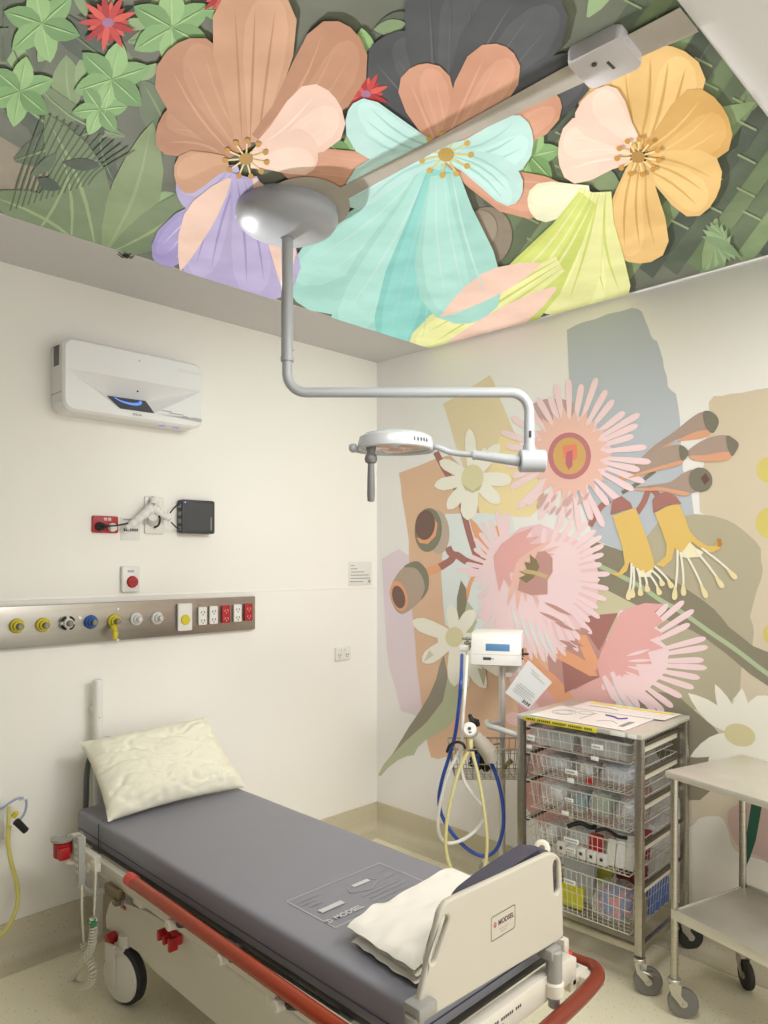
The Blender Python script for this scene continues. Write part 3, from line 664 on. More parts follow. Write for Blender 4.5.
# ---- projector
PW = mat('projector_white', (236, 236, 234), .35)
t = thing('projector', 'white wide wall-mounted projector with faceted front and small blue lens window', 'projector', (-1.529, 0, 2.14))
x0, x1, z0, z1, yf = -1.84, -1.219, 2.142, 2.432, -.125
out = rrect(x1 - x0, z1 - z0, .045, 6, (x0 + x1) / 2, (z0 + z1) / 2)
inn = rrect(x1 - x0 - .018, z1 - z0 - .018, .038, 6, (x0 + x1) / 2, (z0 + z1) / 2)
n = len(out); b = B()
vs = [(x, -.002, z) for x, z in out] + [(x, yf + .010, z) for x, z in out] + [(x, yf, z) for x, z in inn]
fs = [list(range(n))]
for i in range(n):
    j = (i + 1) % n
    fs += [[j, i, n + i, n + j], [n + j, n + i, 2 * n + i, 2 * n + j]]
# front facets: rrect order starts at the right-top corner and runs anticlockwise (top-right, top-left, bottom-left, bottom-right)
TR = [2 * n + i for i in range(0, 7)]; TL = [2 * n + i for i in range(7, 14)]; BL = [2 * n + i for i in range(14, 21)]; BR = [2 * n + i for i in range(21, 28)]
vs += [(x0 + .009, yf, 2.306), (x1 - .009, yf, 2.312), (-1.640, yf + .058, 2.236), (-1.468, yf + .058, 2.240), (-1.610, yf - .001, 2.178), (-1.458, yf - .001, 2.180), (x1 - .009, yf, 2.172)]
LC, RC, P1, P2, Q1, Q2, BE = range(3 * n, 3 * n + 7)
fs += [TR[::1] + TL + [LC, RC], [LC, P1, P2, RC], [LC, Q1, P1], [LC] + BL + BR + [Q2, Q1], [RC, P2, Q2], [RC, Q2, BE], [Q2] + [BR[-1]] + [BE]]
b.add(vs, fs)
obj('body', b, PW, t, ang=12)
V = [Vector(vs[i]) for i in (Q1, Q2, P2, P1)]
lens = B().add([p + Vector((0, -.002, .0005)) for p in V], [[0, 1, 2, 3]])
lo = obj('lens_window', lens, mat('lens_glass', (26, 32, 52), .08, spec=.8), t)
def q(u, v): return (V[0] * (1 - u) + V[1] * u) * (1 - v) + (V[3] * (1 - u) + V[2] * u) * v + Vector((0, -.003, .001))
arc = [q(.5 + .36 * math.cos(a), .92 - .5 * math.sin(a)) for a in [PI * k / 16 for k in range(17)]]
inn2 = [q(.5 + .30 * math.cos(a), .92 - .28 * math.sin(a)) for a in [PI * k / 16 for k in range(17)]]
obj('lens', B().add(arc + inn2, [[i, i + 1, 18 + i, 17 + i] for i in range(16)]), mat('lens_blue', (70, 110, 200), .1, emit=((110, 150, 230), .7)), lo)
vb = B()
for k in range(9): vb.box((x0 - .001, -.06, 2.40 - k * .009), (.004, .05, .004), 0)
obj('vent', vb, dark_plastic, t)
obj('seam', B().box((x0 - .0005, -.06, 2.215), (.003, .10, .002)), mat('seam_grey', (150, 150, 148), .5), t)
mg_ = mat('mark_grey', (150, 150, 152), .5)
obj('logo', text_b('EPSON', .013, XZ(-1.535, 2.163, yf - .0022)), mg_, t)
obj('sensor_window', B().ball((-1.533, yf - .001, 2.262), .004), dark_plastic, t); obj('sensor_window', B().ball((-1.525, yf, 2.392), .003), mg_, t)
mk = B()
for k, w in enumerate((.05, .07, .03)): mk.box((-1.40 + k * .045, yf - .001, 2.198 - k * .006), (w, .002, .003))
obj('caption', mk, mg_, t)
obj('shine_label', B().box((-1.29, yf - .001, 2.388), (.11, .002, .010)), white_plastic, t)
for x in (-1.40, -1.33): obj('indicator_light', B().box((x, -.08, 2.1405), (.026, .014, .003)), mat('status_blue', (150, 165, 225), .3, emit=((110, 130, 230), .35)), t)

# ---- red outlet, white outlet, card, cable wrap, black box, call button
def plate(w, h, d, x, z, bev=.004, r=.006): return B().prismb(rrect(w, h, r, 3), d, bev, XZ(x, z))
p = ony(104.5, 524.5)
t = thing('red_power_outlet', 'red double power outlet on the wall below the projector', 'outlet', (p.x, 0, p.z - .036))
obj('faceplate', plate(.112, .072, .012, p.x, p.z), red_p, t)
obj('switch', B().box((p.x - .002, -.013, p.z + .022), (.014, .006, .014), .002).box((p.x + .016, -.013, p.z + .022), (.014, .006, .014), .002), mat('switch_pale', (222, 190, 186), .4), t)
obj('socket_face', B().cyl((p.x - .028, -.011, p.z - .010), (p.x - .028, -.0135, p.z - .010), .02).cyl((p.x + .026, -.011, p.z - .010), (p.x + .026, -.0135, p.z - .010), .02), red_p, t)
pg = solo('power_plug', B().cyl((p.x - .028, -.0136, p.z - .010), (p.x - .028, -.045, p.z - .010), .019, .015, 18, bev=.003).cyl((p.x - .028, -.043, p.z - .010), (p.x - .022, -.058, p.z - .010), .009).tube(spl([(p.x - .024, -.05, p.z - .010), (p.x + .02, -.062, p.z - .006), (p.x + .07, -.05, p.z + .004), (p.x + .10, -.035, p.z + .012)], 6), .0035, 8), black, 'black plug with cord pushed into the red outlet', 'plug')
solo('power_adapter', B().cyl((p.x + .026, -.0136, p.z - .012), (p.x + .026, -.034, p.z - .012), .019, .017, 20, bev=.004), white_plastic, 'round white plug in the right half of the red outlet', 'plug')
c = ony(130, 529)
t = thing('wall_label', 'small white printed card on the wall beside the red outlet', 'label', (c.x, 0, c.z - .05))
obj('card', B().box((c.x, -.001, c.z), (.088, .003, .098), .0005), paper, t)
obj('printed_line', B().box((c.x - .012, -.003, c.z + .040), (.04, .001, .004), 0), pale_ink, t)
b = B()
for k in range(7): b.box((c.x - .026 + k * .0095, -.003, c.z - .004), (.007, .001, .012))
obj('lettering', b, ink, t)
w = ony(153.5, 515.5)
t = thing('data_outlet', 'tall white outlet plate with two sockets beside the black box', 'outlet', (w.x, 0, w.z - .08))
obj('faceplate', plate(.092, .165, .012, w.x, w.z, .004, .006), white_plastic, t)
obj('socket_face', B().box((w.x, -.013, w.z + .045), (.045, .006, .035), .003), cream_plastic, t)
obj('socket_face', B().box((w.x, -.013, w.z - .035), (.045, .006, .035), .003), cream_plastic, t)
# wrapped cables
a0 = ony(126, 528, -.04); a1 = ony(140, 518, -.055); a2 = ony(152, 507, -.05); a3 = ony(160, 513, -.055); a4 = ony(170, 518, -.055); a5 = ony(178, 519, -.06)
pts = spl([a0, a1, a2], 10); b = B().tube(pts, [.013 + .0022 * math.sin(i * 1.6) + .009 * i / len(pts) for i in range(len(pts))], 12)
pts = spl([a2, a3, a4], 10); b.tube(pts, [.022 - .006 * i / len(pts) + .002 * math.sin(i * 1.7) for i in range(len(pts))], 12)
q0 = ony(153, 499, -.022)
b.tube(spl([ony(153, 505, -.05), ony(154, 500, -.035), q0], 6), .015, 10)
b.cyl(ony(153, 517, -.055), ony(152, 522, -.019), .02, .017, 14)
solo('cable_wrap', b, mat('spiral_wrap', (232, 230, 226), .5), 'white wrapped cable bundle running across the wall outlets to the black box', 'cable')
bk = mat('box_charcoal', (58, 58, 60), .5); xl, zt = ony(182.5, 499, -.05).x, ony(182, 499, -.05).z; xr, zb2 = ony(215, 534, -.05).x, ony(215, 534, -.05).z
t = thing('media_player', 'black square media box mounted on the wall', 'media box', ((xl + xr) / 2, 0, zb2))
obj('case', B().prismb(rrect(xr - xl, zt - zb2, .01, 4), .051, .005, XZ((xl + xr) / 2, (zt + zb2) / 2, .001)), bk, t)
obj('front_panel', B().prism(rrect(xr - xl - .024, zt - zb2 - .026, .006, 3), .002, XZ((xl + xr) / 2, (zt + zb2) / 2, -.0495)), mat('panel_charcoal', (70, 70, 72), .6), t)
obj('logo', B().box((xr - .022, -.0517, (zt + zb2) / 2 - .03), (.006, .001, .06)), mat('logo_grey', (140, 140, 142), .5), t)
b = B()
for k in range(4): b.box((xl - .001, -.028, zt - .03 - k * .034), (.006, .022, .018), .001)
obj('port', b, mat('port_grey', (130, 134, 140), .4), t)
obj('indicator_light', B().ball((xl + .014, -.050, zt - .014), .003), mat('led', (120, 140, 255), .3, emit=((120, 140, 255), 2)), t)
solo('video_cable', B().tube(spl([ony(170, 513, -.06), ony(176, 506, -.065), ony(180.6, 503.5, -.028)], 6), .003, 8), black, 'thin black cable looping up from the white wrap into the black box', 'cable')
solo('network_cable', B().tube(spl([ony(171, 522, -.06), ony(176, 527, -.065), ony(180.6, 528.5, -.028)], 6), .003, 8), black, 'thin black cable running down from the white wrap into the black box', 'cable')
solo('short_black_cable', B().tube(spl([ony(158, 514, -.06), ony(160, 519, -.06), ony(158.5, 525, -.045), ony(154.5, 527.5, -.02)], 6), .0045, 8), black, 'short thick black cable curling into the tall white outlet', 'cable')
e = ony(129, 579)
t = thing('emergency_button', 'white wall unit with a round red button above the steel service panel', 'button', (e.x, 0, e.z - .055))
obj('faceplate', plate(.082, .112, .022, e.x, e.z, .006, .006), white_plastic, t)
obj('push_button', B().cyl((e.x + .004, -.021, e.z - .012), (e.x + .004, -.034, e.z - .012), .026, .024, 24, bev=.003), red_p, t)
obj('button_bar', B().box((e.x + .004, -.0345, e.z - .012), (.034, .002, .004)), mat('bar_dark_red', (110, 30, 34), .5), t)
obj('caption', B().box((e.x - .002, -.0225, e.z + .034), (.03, .001, .010)), mat('caption_grey', (176, 178, 186), .5), t)

# ---- stainless service panel
t = thing('service_panel', 'long stainless steel wall panel with a row of gas outlets and sockets', 'medical panel', (-2.6, 0, 1.204))
st = mat('panel_steel', (192, 188, 180), .3, .9, mottle=(14, (166, 162, 152), .3, .7, (.12, 1, 1)))
obj('backplate', B().box((-2.54, -.014, 1.2925), (3.34, .028, .163), .003), st, t)
def gas(px, py, rgb, style):
    c = ony(px, py, -.03); c.y = -.028
    ring = mat(f'gas_{rgb[0]}_{rgb[1]}_{rgb[2]}', rgb, .4)
    g = obj('gas_outlet', B().cyl(c, c + Vector((0, -.012, 0)), .029, .027, 24, bev=.002).cyl(c + Vector((0, -.01, 0)), c + Vector((0, -.026, 0)), .021, .019, 24), ring, t)
    dk = ink if style != 'chrome' else chrome
    obj('nozzle', B().cyl(c + Vector((0, -.02, 0)), c + Vector((0, -.044, 0)), .0125, .0125, 18, bev=.002).cyl(c + Vector((0, -.044, 0)), c + Vector((0, -.047, 0)), .008), chrome if style == 'chrome' else mat('nozzle_grey', (128, 124, 110), .35, .7), g)
    return g, c
gas(17, 626, (212, 196, 50), ''); gas(43, 625, (214, 198, 52), '')
g, c = gas(67, 623, (230, 228, 222), '')
b = B()
for k in range(4):
    a = PI / 4 + k * PI / 2
    for dq in (-.35, -.12, .12, .35):
        b.box((c.x + .025 * math.cos(a + dq), -.0402, c.z + .025 * math.sin(a + dq)), (.009, .002, .009))
obj('quarter_marking', b, black, g)
gas(91, 622, (48, 92, 170), ''); g, c = gas(114, 621, (212, 196, 54), '')
gas(136, 619, (232, 230, 226), 'chrome'); gas(157, 618, (232, 230, 226), 'chrome')
c = ony(114, 631, -.06)
solo('gas_connector', B().cyl((c.x, -.048, c.z + .018), (c.x, -.075, c.z - .005), .012, .011, 16, bev=.002).cyl((c.x, -.072, c.z - .003), (c.x - .004, -.075, c.z - .034), .013, .010, 16, bev=.003), yellow_p, 'yellow connector hanging from the gas outlet right of the blue one', 'connector')
s = ony(184, 617, -.03)
pl = obj('nurse_call', B().prismb(rrect(.072, .125, .005, 3), .016, .004, XZ(s.x, s.z, -.027)), white_plastic, t)
obj('call_button', B().cyl((s.x, -.041, s.z - .012), (s.x, -.05, s.z - .012), .024, .022, 22, bev=.002), yellow_p, pl)
for px, py, rgb in ((202, 616, 0), (213, 615, 0), (225.5, 614, 1), (237, 613, 0), (248, 612, 1)):
    s = ony(px, py, -.03); m = red_p if rgb else white_plastic
    so = obj('power_socket', B().prismb(rrect(.044, .084, .004, 2), .012, .003, XZ(s.x, s.z, -.027)), m, t)
    b = B()
    for dz in (-.02, .018):
        for dx, a in ((-.008, .5), (.008, -.5)): b.box((0, 0, 0), (.003, .002, .010), 0, 0, Matrix.Translation((s.x + dx, -.0395, s.z + dz)) @ Matrix.Rotation(a, 4, 'Y'))
        b.box((s.x, -.0395, s.z + dz - .011), (.003, .002, .008))
    obj('socket_slot', b, mat('slot_pale', (226, 190, 186), .5) if rgb else ink, so)
for px, py in ((118, 609), (118, 640), (80, 618), (200, 604)):
    s = ony(px, py, -.03); obj('screw', B().cyl((s.x, -.027, s.z), (s.x, -.031, s.z), .006, seg=12), chrome, t)

# ---- notice and socket near the corner
s = ony(360, 573.5)
t = thing('notice', 'white paper notice with printed lines near the room corner', 'notice', (s.x, 0, s.z - .07))
obj('sheet', B().box((s.x, -.0015, s.z), (.178, .003, .135), .0005), paper, t)
b = B()
for k, (w_, dx) in enumerate(((.03, -.06), (.05, -.05), (.10, -.02), (.14, -.005), (.15, 0), (.10, -.03))): b.box((s.x + dx, -.0034, s.z + .045 - k * .018), (w_, .0008, .004))
b.box((s.x + .07, -.0034, s.z - .045), (.012, .0008, .016))
obj('lettering', b, pale_ink, t)
s = ony(342, 653.5)
t = thing('power_outlet', 'white double power outlet low on the wall by the corner', 'outlet', (s.x, 0, s.z - .04))
obj('faceplate', plate(.112, .074, .012, s.x, s.z), white_plastic, t)
obj('switch', B().box((s.x - .012, -.013, s.z + .022), (.014, .006, .012), .002).box((s.x + .012, -.013, s.z + .022), (.014, .006, .012), .002), cream_plastic, t)
for sx in (-.028, .028):
    b = B()
    for dx, a in ((-.008, .5), (.008, -.5)): b.box((0, 0, 0), (.003, .002, .010), 0, 0, Matrix.Translation((s.x + sx + dx, -.0125, s.z - .006)) @ Matrix.Rotation(a, 4, 'Y'))
    b.box((s.x + sx, -.0125, s.z - .018), (.003, .002, .008))
    obj('socket_slot', b, ink, t)

# ---- white wall pole behind the bed head
t = thing('wall_pole', 'white upright pole on the wall behind the bed head', 'pole', (-1.672, -.05, 0))
obj('tube', B().cyl((-1.672, -.055, .0), (-1.672, -.055, 1.035), .0195, seg=22), white_plastic, t)
obj('end_cap', B().lathe([(.021, 0), (.021, .022), (.018, .028), (0, .03)], Matrix.Translation((-1.672, -.055, 1.03)), 22), white_plastic, t)
obj('bracket', B().box((-1.672, -.025, .93), (.03, .052, .03), .004).ball((-1.672, -.075, .905), .005), white_plastic, t)

# ---- suction things at the left edge
t = thing('suction_bracket', 'pale plastic wall bracket at the left edge beside the yellow hose', 'bracket', (-2.06, 0, .50))
obj('bracket_plate', B().box((-2.06, -.0095, .56), (.08, .021, .16), .004), white_plastic, t)
obj('hook', B().tube(spl([(-2.035, -.015, .60), (-2.035, -.04, .605), (-2.03, -.05, .618)], 5), .008, 10), white_plastic, t)
solo('yellow_suction_hose', B().tube(spl([ony(9, 826, -.075), ony(8, 842, -.08), ony(11, 862, -.085), ony(17, 885, -.09), ony(17, 905, -.10), ony(9, 925, -.11), ony(-6, 942, -.12), ony(-22, 960, -.12)], 8), .0085, 12).cyl(ony(8, 829, -.075), ony(9, 806, -.07), .007, .006, 12), mat('hose_yellow', (206, 198, 110), .35), 'yellow hose hanging down the wall at the left edge', 'hose')
solo('yellow_hose_clip', B().cyl(ony(13, 817, -.075), ony(17, 812, -.085), .010, .009, 14, bev=.002), yellow_p, 'small yellow clip at the top of the hanging yellow hose', 'clip')
solo('clear_tubing', B().tube(spl([ony(-8, 812, -.05), ony(2, 808, -.07), ony(11, 802, -.085), ony(19, 798, -.09), ony(26, 800, -.085), ony(25, 812, -.08), ony(18, 822, -.08), ony(13, 824, -.078)], 8), .0045, 10), mat('tubing_blue', (166, 176, 204), .25), 'pale blue loop of clear tubing above the yellow hose', 'tubing')
solo('white_tube_connector', B().cyl(ony(19, 799, -.078), ony(26, 798, -.09), .008, .007, 12, bev=.002), white_plastic, 'white connector on the pale blue tubing loop', 'connector')
solo('black_probe_holder', B().cyl(ony(16, 821, -.105), ony(26, 831, -.105), .014, .013, 14, bev=.002), black, 'short black cylinder hanging beside the yellow hose', 'holder')
# ================================================================== BED
BW = mat('bed_white', (208, 202, 188), .4, k=.95); BG_ = mat('bed_grey', (160, 158, 150), .45)
bed = thing('hospital_bed', 'white wheeled hospital bed with orange-red side rail and white foot panel', 'bed', (-1.485, -1.03, 0))
X0, X1, Y0, Y1 = -1.79, -1.18, -1.93, -.13
XC = (X0 + X1) / 2
YZ = lambda x: Matrix(((0, 0, 1, x), (1, 0, 0, 0), (0, 1, 0, 0), (0, 0, 0, 1)))       # local (y, z) outline, extruded along +x
obj('deck', B().box((XC, (Y0 + Y1) / 2, .455), (.58, 1.78, .026), .006), mat('deck_grey', (70, 70, 74), .6), bed)
for x in (-1.832, -1.138):
    obj('side_beam', B().box((x, -1.10, .452), (.026, 1.66, .052), .006).box((x, -1.42, .418), (.022, .10, .04), .004).box((x, -.75, .425), (.022, .06, .03), .004), BW, bed)
for y in (-.25, -.7, -1.2, -1.7): obj('cross_bar', B().box((XC, y, .431), (.70, .05, .018), .003), BG_, bed)
# moulded base cover
prof = [(-.405, .19), (-.40, .25), (-.43, .305), (-.50, .337), (-.60, .352), (-.72, .372), (-.95, .385), (-1.75, .385), (-1.80, .33), (-1.80, .20), (-1.70, .165), (-1.2, .19), (-.78, .195), (-.715, .205), (-.68, .215), (-.62, .232), (-.56, .236), (-.50, .225), (-.45, .20)]
obj('base_cover', B().prismb(prof, .56, .022, YZ(-1.80), seg=3), BW, bed, ang=40)
obj('lift_column', B().box((XC, -.75, .40), (.30, .16, .09), .01).box((XC, -1.45, .40), (.30, .16, .09), .01), BG_, bed)
def bed_caster(x, y, yaw):
    M = Matrix.Translation((x, y, 0)) @ Matrix.Rotation(yaw, 4, 'Z')
    fk = obj('caster', B().cyl(M @ Vector((0, 0, .19)), M @ Vector((0, 0, .24)), .022).box((-.034, .035, .135), (.012, .05, .15), .004, 0, M).box((0, .012, .19), (.075, .06, .02), .005, 0, M), BW, bed)
    W = M @ Matrix.Translation((0, 0, .1)) @ Matrix.Rotation(PI / 2, 4, 'Y')
    w = obj('wheel', B().lathe([(.07, -.021), (.092, -.020), (.0995, -.012), (.1, 0), (.0995, .012), (.092, .020), (.07, .021)], W, 40), dark_tyre, fk)
    obj('wheel_cover', B().lathe([(0, -.031), (.06, -.030), (.084, -.026), (.088, -.018), (.088, .018), (.084, .026), (.06, .030), (0, .031)], W, 40), mat('wheel_cover_white', (222, 219, 208), .4), w)
for x, y, a in ((-1.80, -.572, .22), (-1.215, -.585, .25), (-1.775, -1.62, .5), (-1.215, -1.62, -.3)): bed_caster(x, y, a)
# side rail, knobs and arms
rl = obj('side_rail', B().tube(spl([(-1.868, -.755, .508), (-1.868, -1.1, .502), (-1.868, -1.5, .494), (-1.868, -1.925, .488)], 6), .0195, 20), orange_p, bed)
obj('rail_cap', B().cyl((-1.868, -.785, .5085), (-1.868, -.74, .509), .0215, .0215, 20, bev=.004), mat('cap_red', (208, 60, 48), .4), rl, label='bright red rail end cap')
for px, py in ((172, 924), (223, 958), (279, 1004)):
    k = onx(px, py, -1.875)
    kb = obj('rail_knob', B().cyl((-1.845, k.y, k.z), (-1.892, k.y, k.z), .019, .017, 16, bev=.004), BW, bed)
    obj('rail_arm', B().tube(spl([(-1.85, k.y - .01, k.z + .004), (-1.872, k.y - .035, k.z + .008), (-1.868, k.y - .075, k.z + .022), (-1.866, k.y - .09, .485)], 5), .008, 8).box((-1.862, k.y + .03, k.z + .028), (.014, .05, .02), .003), mat('arm_dark', (52, 50, 48), .5, .3), kb)
obj('guide_strip', B().box((-1.846, -1.25, .474), (.006, 1.1, .009), .001), mat('strip_dark', (78, 74, 66), .5), bed)
# head end hardware
hk = onx(62, 849, -1.90)
obj('corner_bumper', B().cyl((hk.x, hk.y, hk.z - .03), (hk.x, hk.y, hk.z + .03), .03, .03, 22, bev=.006).box((hk.x - .005, hk.y - .03, hk.z - .006), (.04, .03, .045), .006), red_p, bed, label='red roller at the head corner')
obj('corner_tray', B().lathe([(0, 0), (.038, .002), (.04, .012), (.034, .012), (.03, .006), (0, .006)], Matrix.Translation((hk.x, hk.y, hk.z + .031)), 20).box((hk.x + .05, hk.y + .01, hk.z + .036), (.06, .02, .012), .003), BG_, bed)
obj('head_bracket', B().box((-1.85, -.285, .475), (.04, .07, .10), .008).tube(spl([(hk.x, hk.y - .01, hk.z - .035), (hk.x + .02, hk.y - .03, hk.z - .05), (-1.845, -.30, .43)], 5), .009, 10).box((-1.845, -.38, .475), (.03, .14, .03), .005).cyl((-1.845, -.46, .463), (-1.885, -.46, .463), .016).box((-1.87, -.49, .474), (.02, .05, .03), .003), BW, bed)
obj('brake_arm', B().tube(spl([(-1.87, -.36, .42), (-1.885, -.43, .39), (-1.88, -.50, .385), (-1.85, -.56, .41)], 6), .011, 10), BG_, bed)
obj('latch', B().box((-1.85, -.60, .415), (.03, .10, .035), .004, 0).box((-1.862, -.64, .395), (.02, .03, .02), .003), mat('latch_brass', (120, 104, 80), .4, .5), bed)
obj('push_handle', B().tube(spl([ony(85, 822, -.085), ony(86, 800, -.085), ony(88, 765, -.085), ony(98, 744, -.085), ony(113, 739, -.085), ony(124, 750, -.085), ony(126, 800, -.085), ony(126, 822, -.085)], 6), .011, 12), mat('handle_grey', (96, 100, 100), .5), bed)
rc_ = onx(172, 936, -1.815)
obj('rail_clip', B().box((-1.812, rc_.y, rc_.z), (.02, .085, .03), .003).box((-1.832, rc_.y + .033, rc_.z), (.03, .014, .032), .003).box((-1.832, rc_.y, rc_.z - .004), (.03, .012, .026), .003).box((-1.832, rc_.y - .036, rc_.z - .006), (.03, .014, .042), .003), red_p, bed, label='red three-pronged clip')
kn = onx(113, 937, -1.81)
obj('brake_knob', B().cyl((-1.798, kn.y, kn.z), (-1.835, kn.y, kn.z), .020, .018, 14, bev=.004).box((-1.825, kn.y - .018, kn.z - .004), (.018, .02, .022), .004), red_p, bed, label='red knob')
bt_ = onx(122, 906, -1.80)
pb = obj('pedal_button', B().cyl((-1.785, bt_.y, bt_.z - .008), (-1.785, bt_.y, bt_.z + .012), .022, .02, 14, bev=.003), BG_, bed)
obj('button_face', B().box((-1.795, bt_.y - .022, bt_.z + .002), (.02, .02, .012), .002), red_p, pb)
# foot panel
def fp(px, py): v = ony(px, py, -1.985); return (v.x, v.z)
rim = [fp(*q) for q in [(414, 1016), (416, 1004), (426, 960), (435, 921), (438, 910), (443, 902), (452, 896), (500, 874), (540, 855), (549, 852), (556, 855), (559, 862), (560, 880), (561, 925), (561, 934), (556, 940), (500, 973), (430, 1015), (420, 1020)]]
rim = [(v.x, v.y) for v in spl([(a, b_, 0) for a, b_ in rim], 3, True)]
def slot(pa, pb_, w, n=6):
    a = Vector(fp(*pa)); c = Vector(fp(*pb_)); d = (c - a).normalized(); o = []
    ang = math.atan2(d.y, d.x)
    for cen, s in ((c, -PI / 2), (a, PI / 2)):
        for k in range(n + 1):
            t = ang + s + PI * k / n; o.append((cen.x + w / 2 * math.cos(t), cen.y + w / 2 * math.sin(t)))
    return o
MF = Matrix(((1, 0, 0, 0), (0, 0, -1, -1.985), (0, 1, 0, 0), (0, 0, 0, 1)))
fb = obj('foot_panel', plate_b([rim, slot((443, 920), (431, 957), .024), slot((553.5, 864), (554.5, 888), .026)], .016, .006, MF), mat('panel_white', (186, 180, 166), .4, k=.95), bed, ang=50)
lx, lz = fp(500.5, 921.5)
sk = B()
fr = rrect(.098, .058, .005, 3, lx, lz); fr2 = rrect(.094, .054, .004, 3, lx, lz)
yb = -1.9935
sk.add([(x, yb, z) for x, z in fr] + [(x, yb, z) for x, z in fr2], [[i, (i + 1) % len(fr), len(fr) + (i + 1) % len(fr), len(fr) + i] for i in range(len(fr))])
lg = obj('logo_plate', sk, mat('frame_ink', (96, 92, 90), .6), fb)
obj('lettering', text_b('MODSEL', .0165, XZ(lx + .011, lz + .006, yb), bold=.0003), mat('brand_ink', (110, 84, 88), .6), lg)
em = B()
for r0, r1 in ((.0062, .0046),):
    for k in range(14):
        a0_, a1_ = 2 * PI * k / 16, 2 * PI * (k + 1) / 16; o_ = (lx - .033, lz + .006)
        em.add([(o_[0] + r * math.cos(a), yb, o_[1] + r * math.sin(a)) for r, a in ((r0, a0_), (r0, a1_), (r1, a1_), (r1, a0_))], [[0, 1, 2, 3]])
em.box((lx - .033, yb, lz + .006), (.0022, .0004, .012)).box((lx - .030, yb, lz + .0035), (.006, .0004, .002))
obj('emblem', em, mat('brand_red', (180, 60, 84), .6), lg)
b = B()
for k in range(2): b.box((lx + .002, yb, lz - .010 - k * .007), (.034 - k * .01, .0004, .0018))
obj('small_print', b, mat('print_red', (190, 150, 150), .7), lg)
obj('foot_beam', B().box((-1.52, -1.975, .447), (.62, .034, .070), .006), BW, bed)
b = B()
for k in range(24):
    if k % 7 != 6: b.box((-1.655 + k * .0085, -1.9925, .457), (.0055, .0006, .007))
for k, (w_, x) in enumerate(((.012, -1.60), (.010, -1.582), (.016, -1.556), (.008, -1.534))): b.box((x, -1.9925, .437), (w_, .0006, .016))
obj('beam_marking', b, ink, bed)
# right foot corner post and bumper rail
ps = ony(554, 960, -2.0)
obj('corner_post', B().cyl((ps.x, -2.0, .455), (ps.x, -2.0, .545), .021, .021, 20, bev=.004).cyl((ps.x, -2.0, .395), (ps.x, -2.0, .47), .015, .015, 16, bev=.004).box((ps.x, -1.985, .535), (.05, .05, .03), .008), mat('post_grey', (148, 146, 140), .35), bed)
obj('post_collar', B().cyl((ps.x, -2.0, .425), (ps.x, -2.0, .465), .026, .026, 20, bev=.005), BW, bed)
lp = ony(424, 1012, -2.0)
obj('panel_bracket', B().box((lp.x, -1.99, lp.z + .006), (.06, .05, .032), .008).cyl((lp.x - .02, -1.99, lp.z - .055), (lp.x - .02, -1.99, lp.z), .02), mat('post_grey', (148, 146, 140), .35), bed)
BZ = .40
bp = [(-1.915, -1.86, BZ), (-1.925, -1.96, BZ), (-1.90, -2.03, BZ), (-1.82, -2.05, BZ), (-1.6, -2.045, BZ), (-1.3, -2.035, BZ), (-1.17, -2.025, BZ), (-1.115, -2.012, BZ), (-1.088, -1.985, BZ), (-1.085, -1.95, BZ), (-1.095, -1.905, BZ + .006)]
sp_ = spl(bp, 6)
rr_ = [.020 - .007 * max(0, (i / (len(sp_) - 1) - .80) / .2) for i in range(len(sp_))]
fbm = obj('foot_bumper', B().tube(sp_, rr_, 20), mat('orange_brown_rail', (122, 46, 26), .3), bed)
obj('bumper_cap', B().cyl((-1.091, -1.918, BZ + .006), (-1.112, -1.865, BZ + .010), .0165, .0165, 16, bev=.004), mat('cap_red', (208, 60, 48), .4), fbm, label='bright red end cap')
obj('bumper_bracket', B().box((-1.15, -1.955, .395), (.09, .05, .022), .005).box((-1.135, -1.985, .378), (.05, .04, .05), .005).box((-1.185, -1.955, .415), (.03, .05, .09), .005), BW, bed)
obj('bracket_hole', B().prism(rrect(.035, .018, .006, 3), .001, Matrix.Translation((-1.135, -1.95, .4065))), BG_, bed)
obj('bumper_latch', B().box((-1.10, -2.0, .375), (.03, .03, .03), .004), red_p, bed)

kc = at(542, 848, 2.115); kf = (EYE - kc).normalized()
kp = obj('pole_socket', B().cyl((kc.x, kc.y, .44), (kc.x, kc.y, kc.z), .013, seg=16).cyl(kc - kf * .012, kc + kf * .012, .024, .022, 24, bev=.005), cream_plastic, bed)
obj('cap_centre', B().cyl(kc + kf * .011, kc + kf * .0145, .0085, seg=16), mat('cap_brown', (126, 112, 92), .5), kp)
# ---- mattress
mt = thing('mattress', 'dark grey-navy vinyl mattress on the white hospital bed', 'mattress', (XC, (Y0 + Y1) / 2, .4685))
bm = bmesh.new(); bmesh.ops.create_cube(bm, size=1)
for v in bm.verts: v.co = Vector((XC + v.co.x * (X1 - X0), (Y0 + Y1) / 2 + v.co.y * (Y1 - Y0), .5195 + v.co.z * .102))
bmesh.ops.bevel(bm, geom=list(bm.edges), offset=.016, segments=4, affect='EDGES', profile=.5)
bmesh.ops.subdivide_edges(bm, edges=[e for e in bm.edges if e.calc_length() > .3], cuts=40, use_grid_fill=True)
for v in bm.verts:
    if v.co.z > .56:
        v.co.z += .0016 * noise.noise(Vector((v.co.x * 4, v.co.y * 9 + v.co.x * 6, 3))) - (.0 if v.co.z < .569 else .0008)
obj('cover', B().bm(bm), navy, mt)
obj('seam_piping', B().tube([(X0 - .001, Y0 + .03, .502), (X0 - .001, Y1 - .03, .502)], .0018, 6).tube([(X0 + .03, Y0 - .001, .502), (X1 - .03, Y0 - .001, .502)], .0018, 6).tube([(X0 - .001, -.335, .475), (X0 - .001, -.335, .56), (X0 + .02, -.335, .5715)], .0016, 6), navy_d, mt)
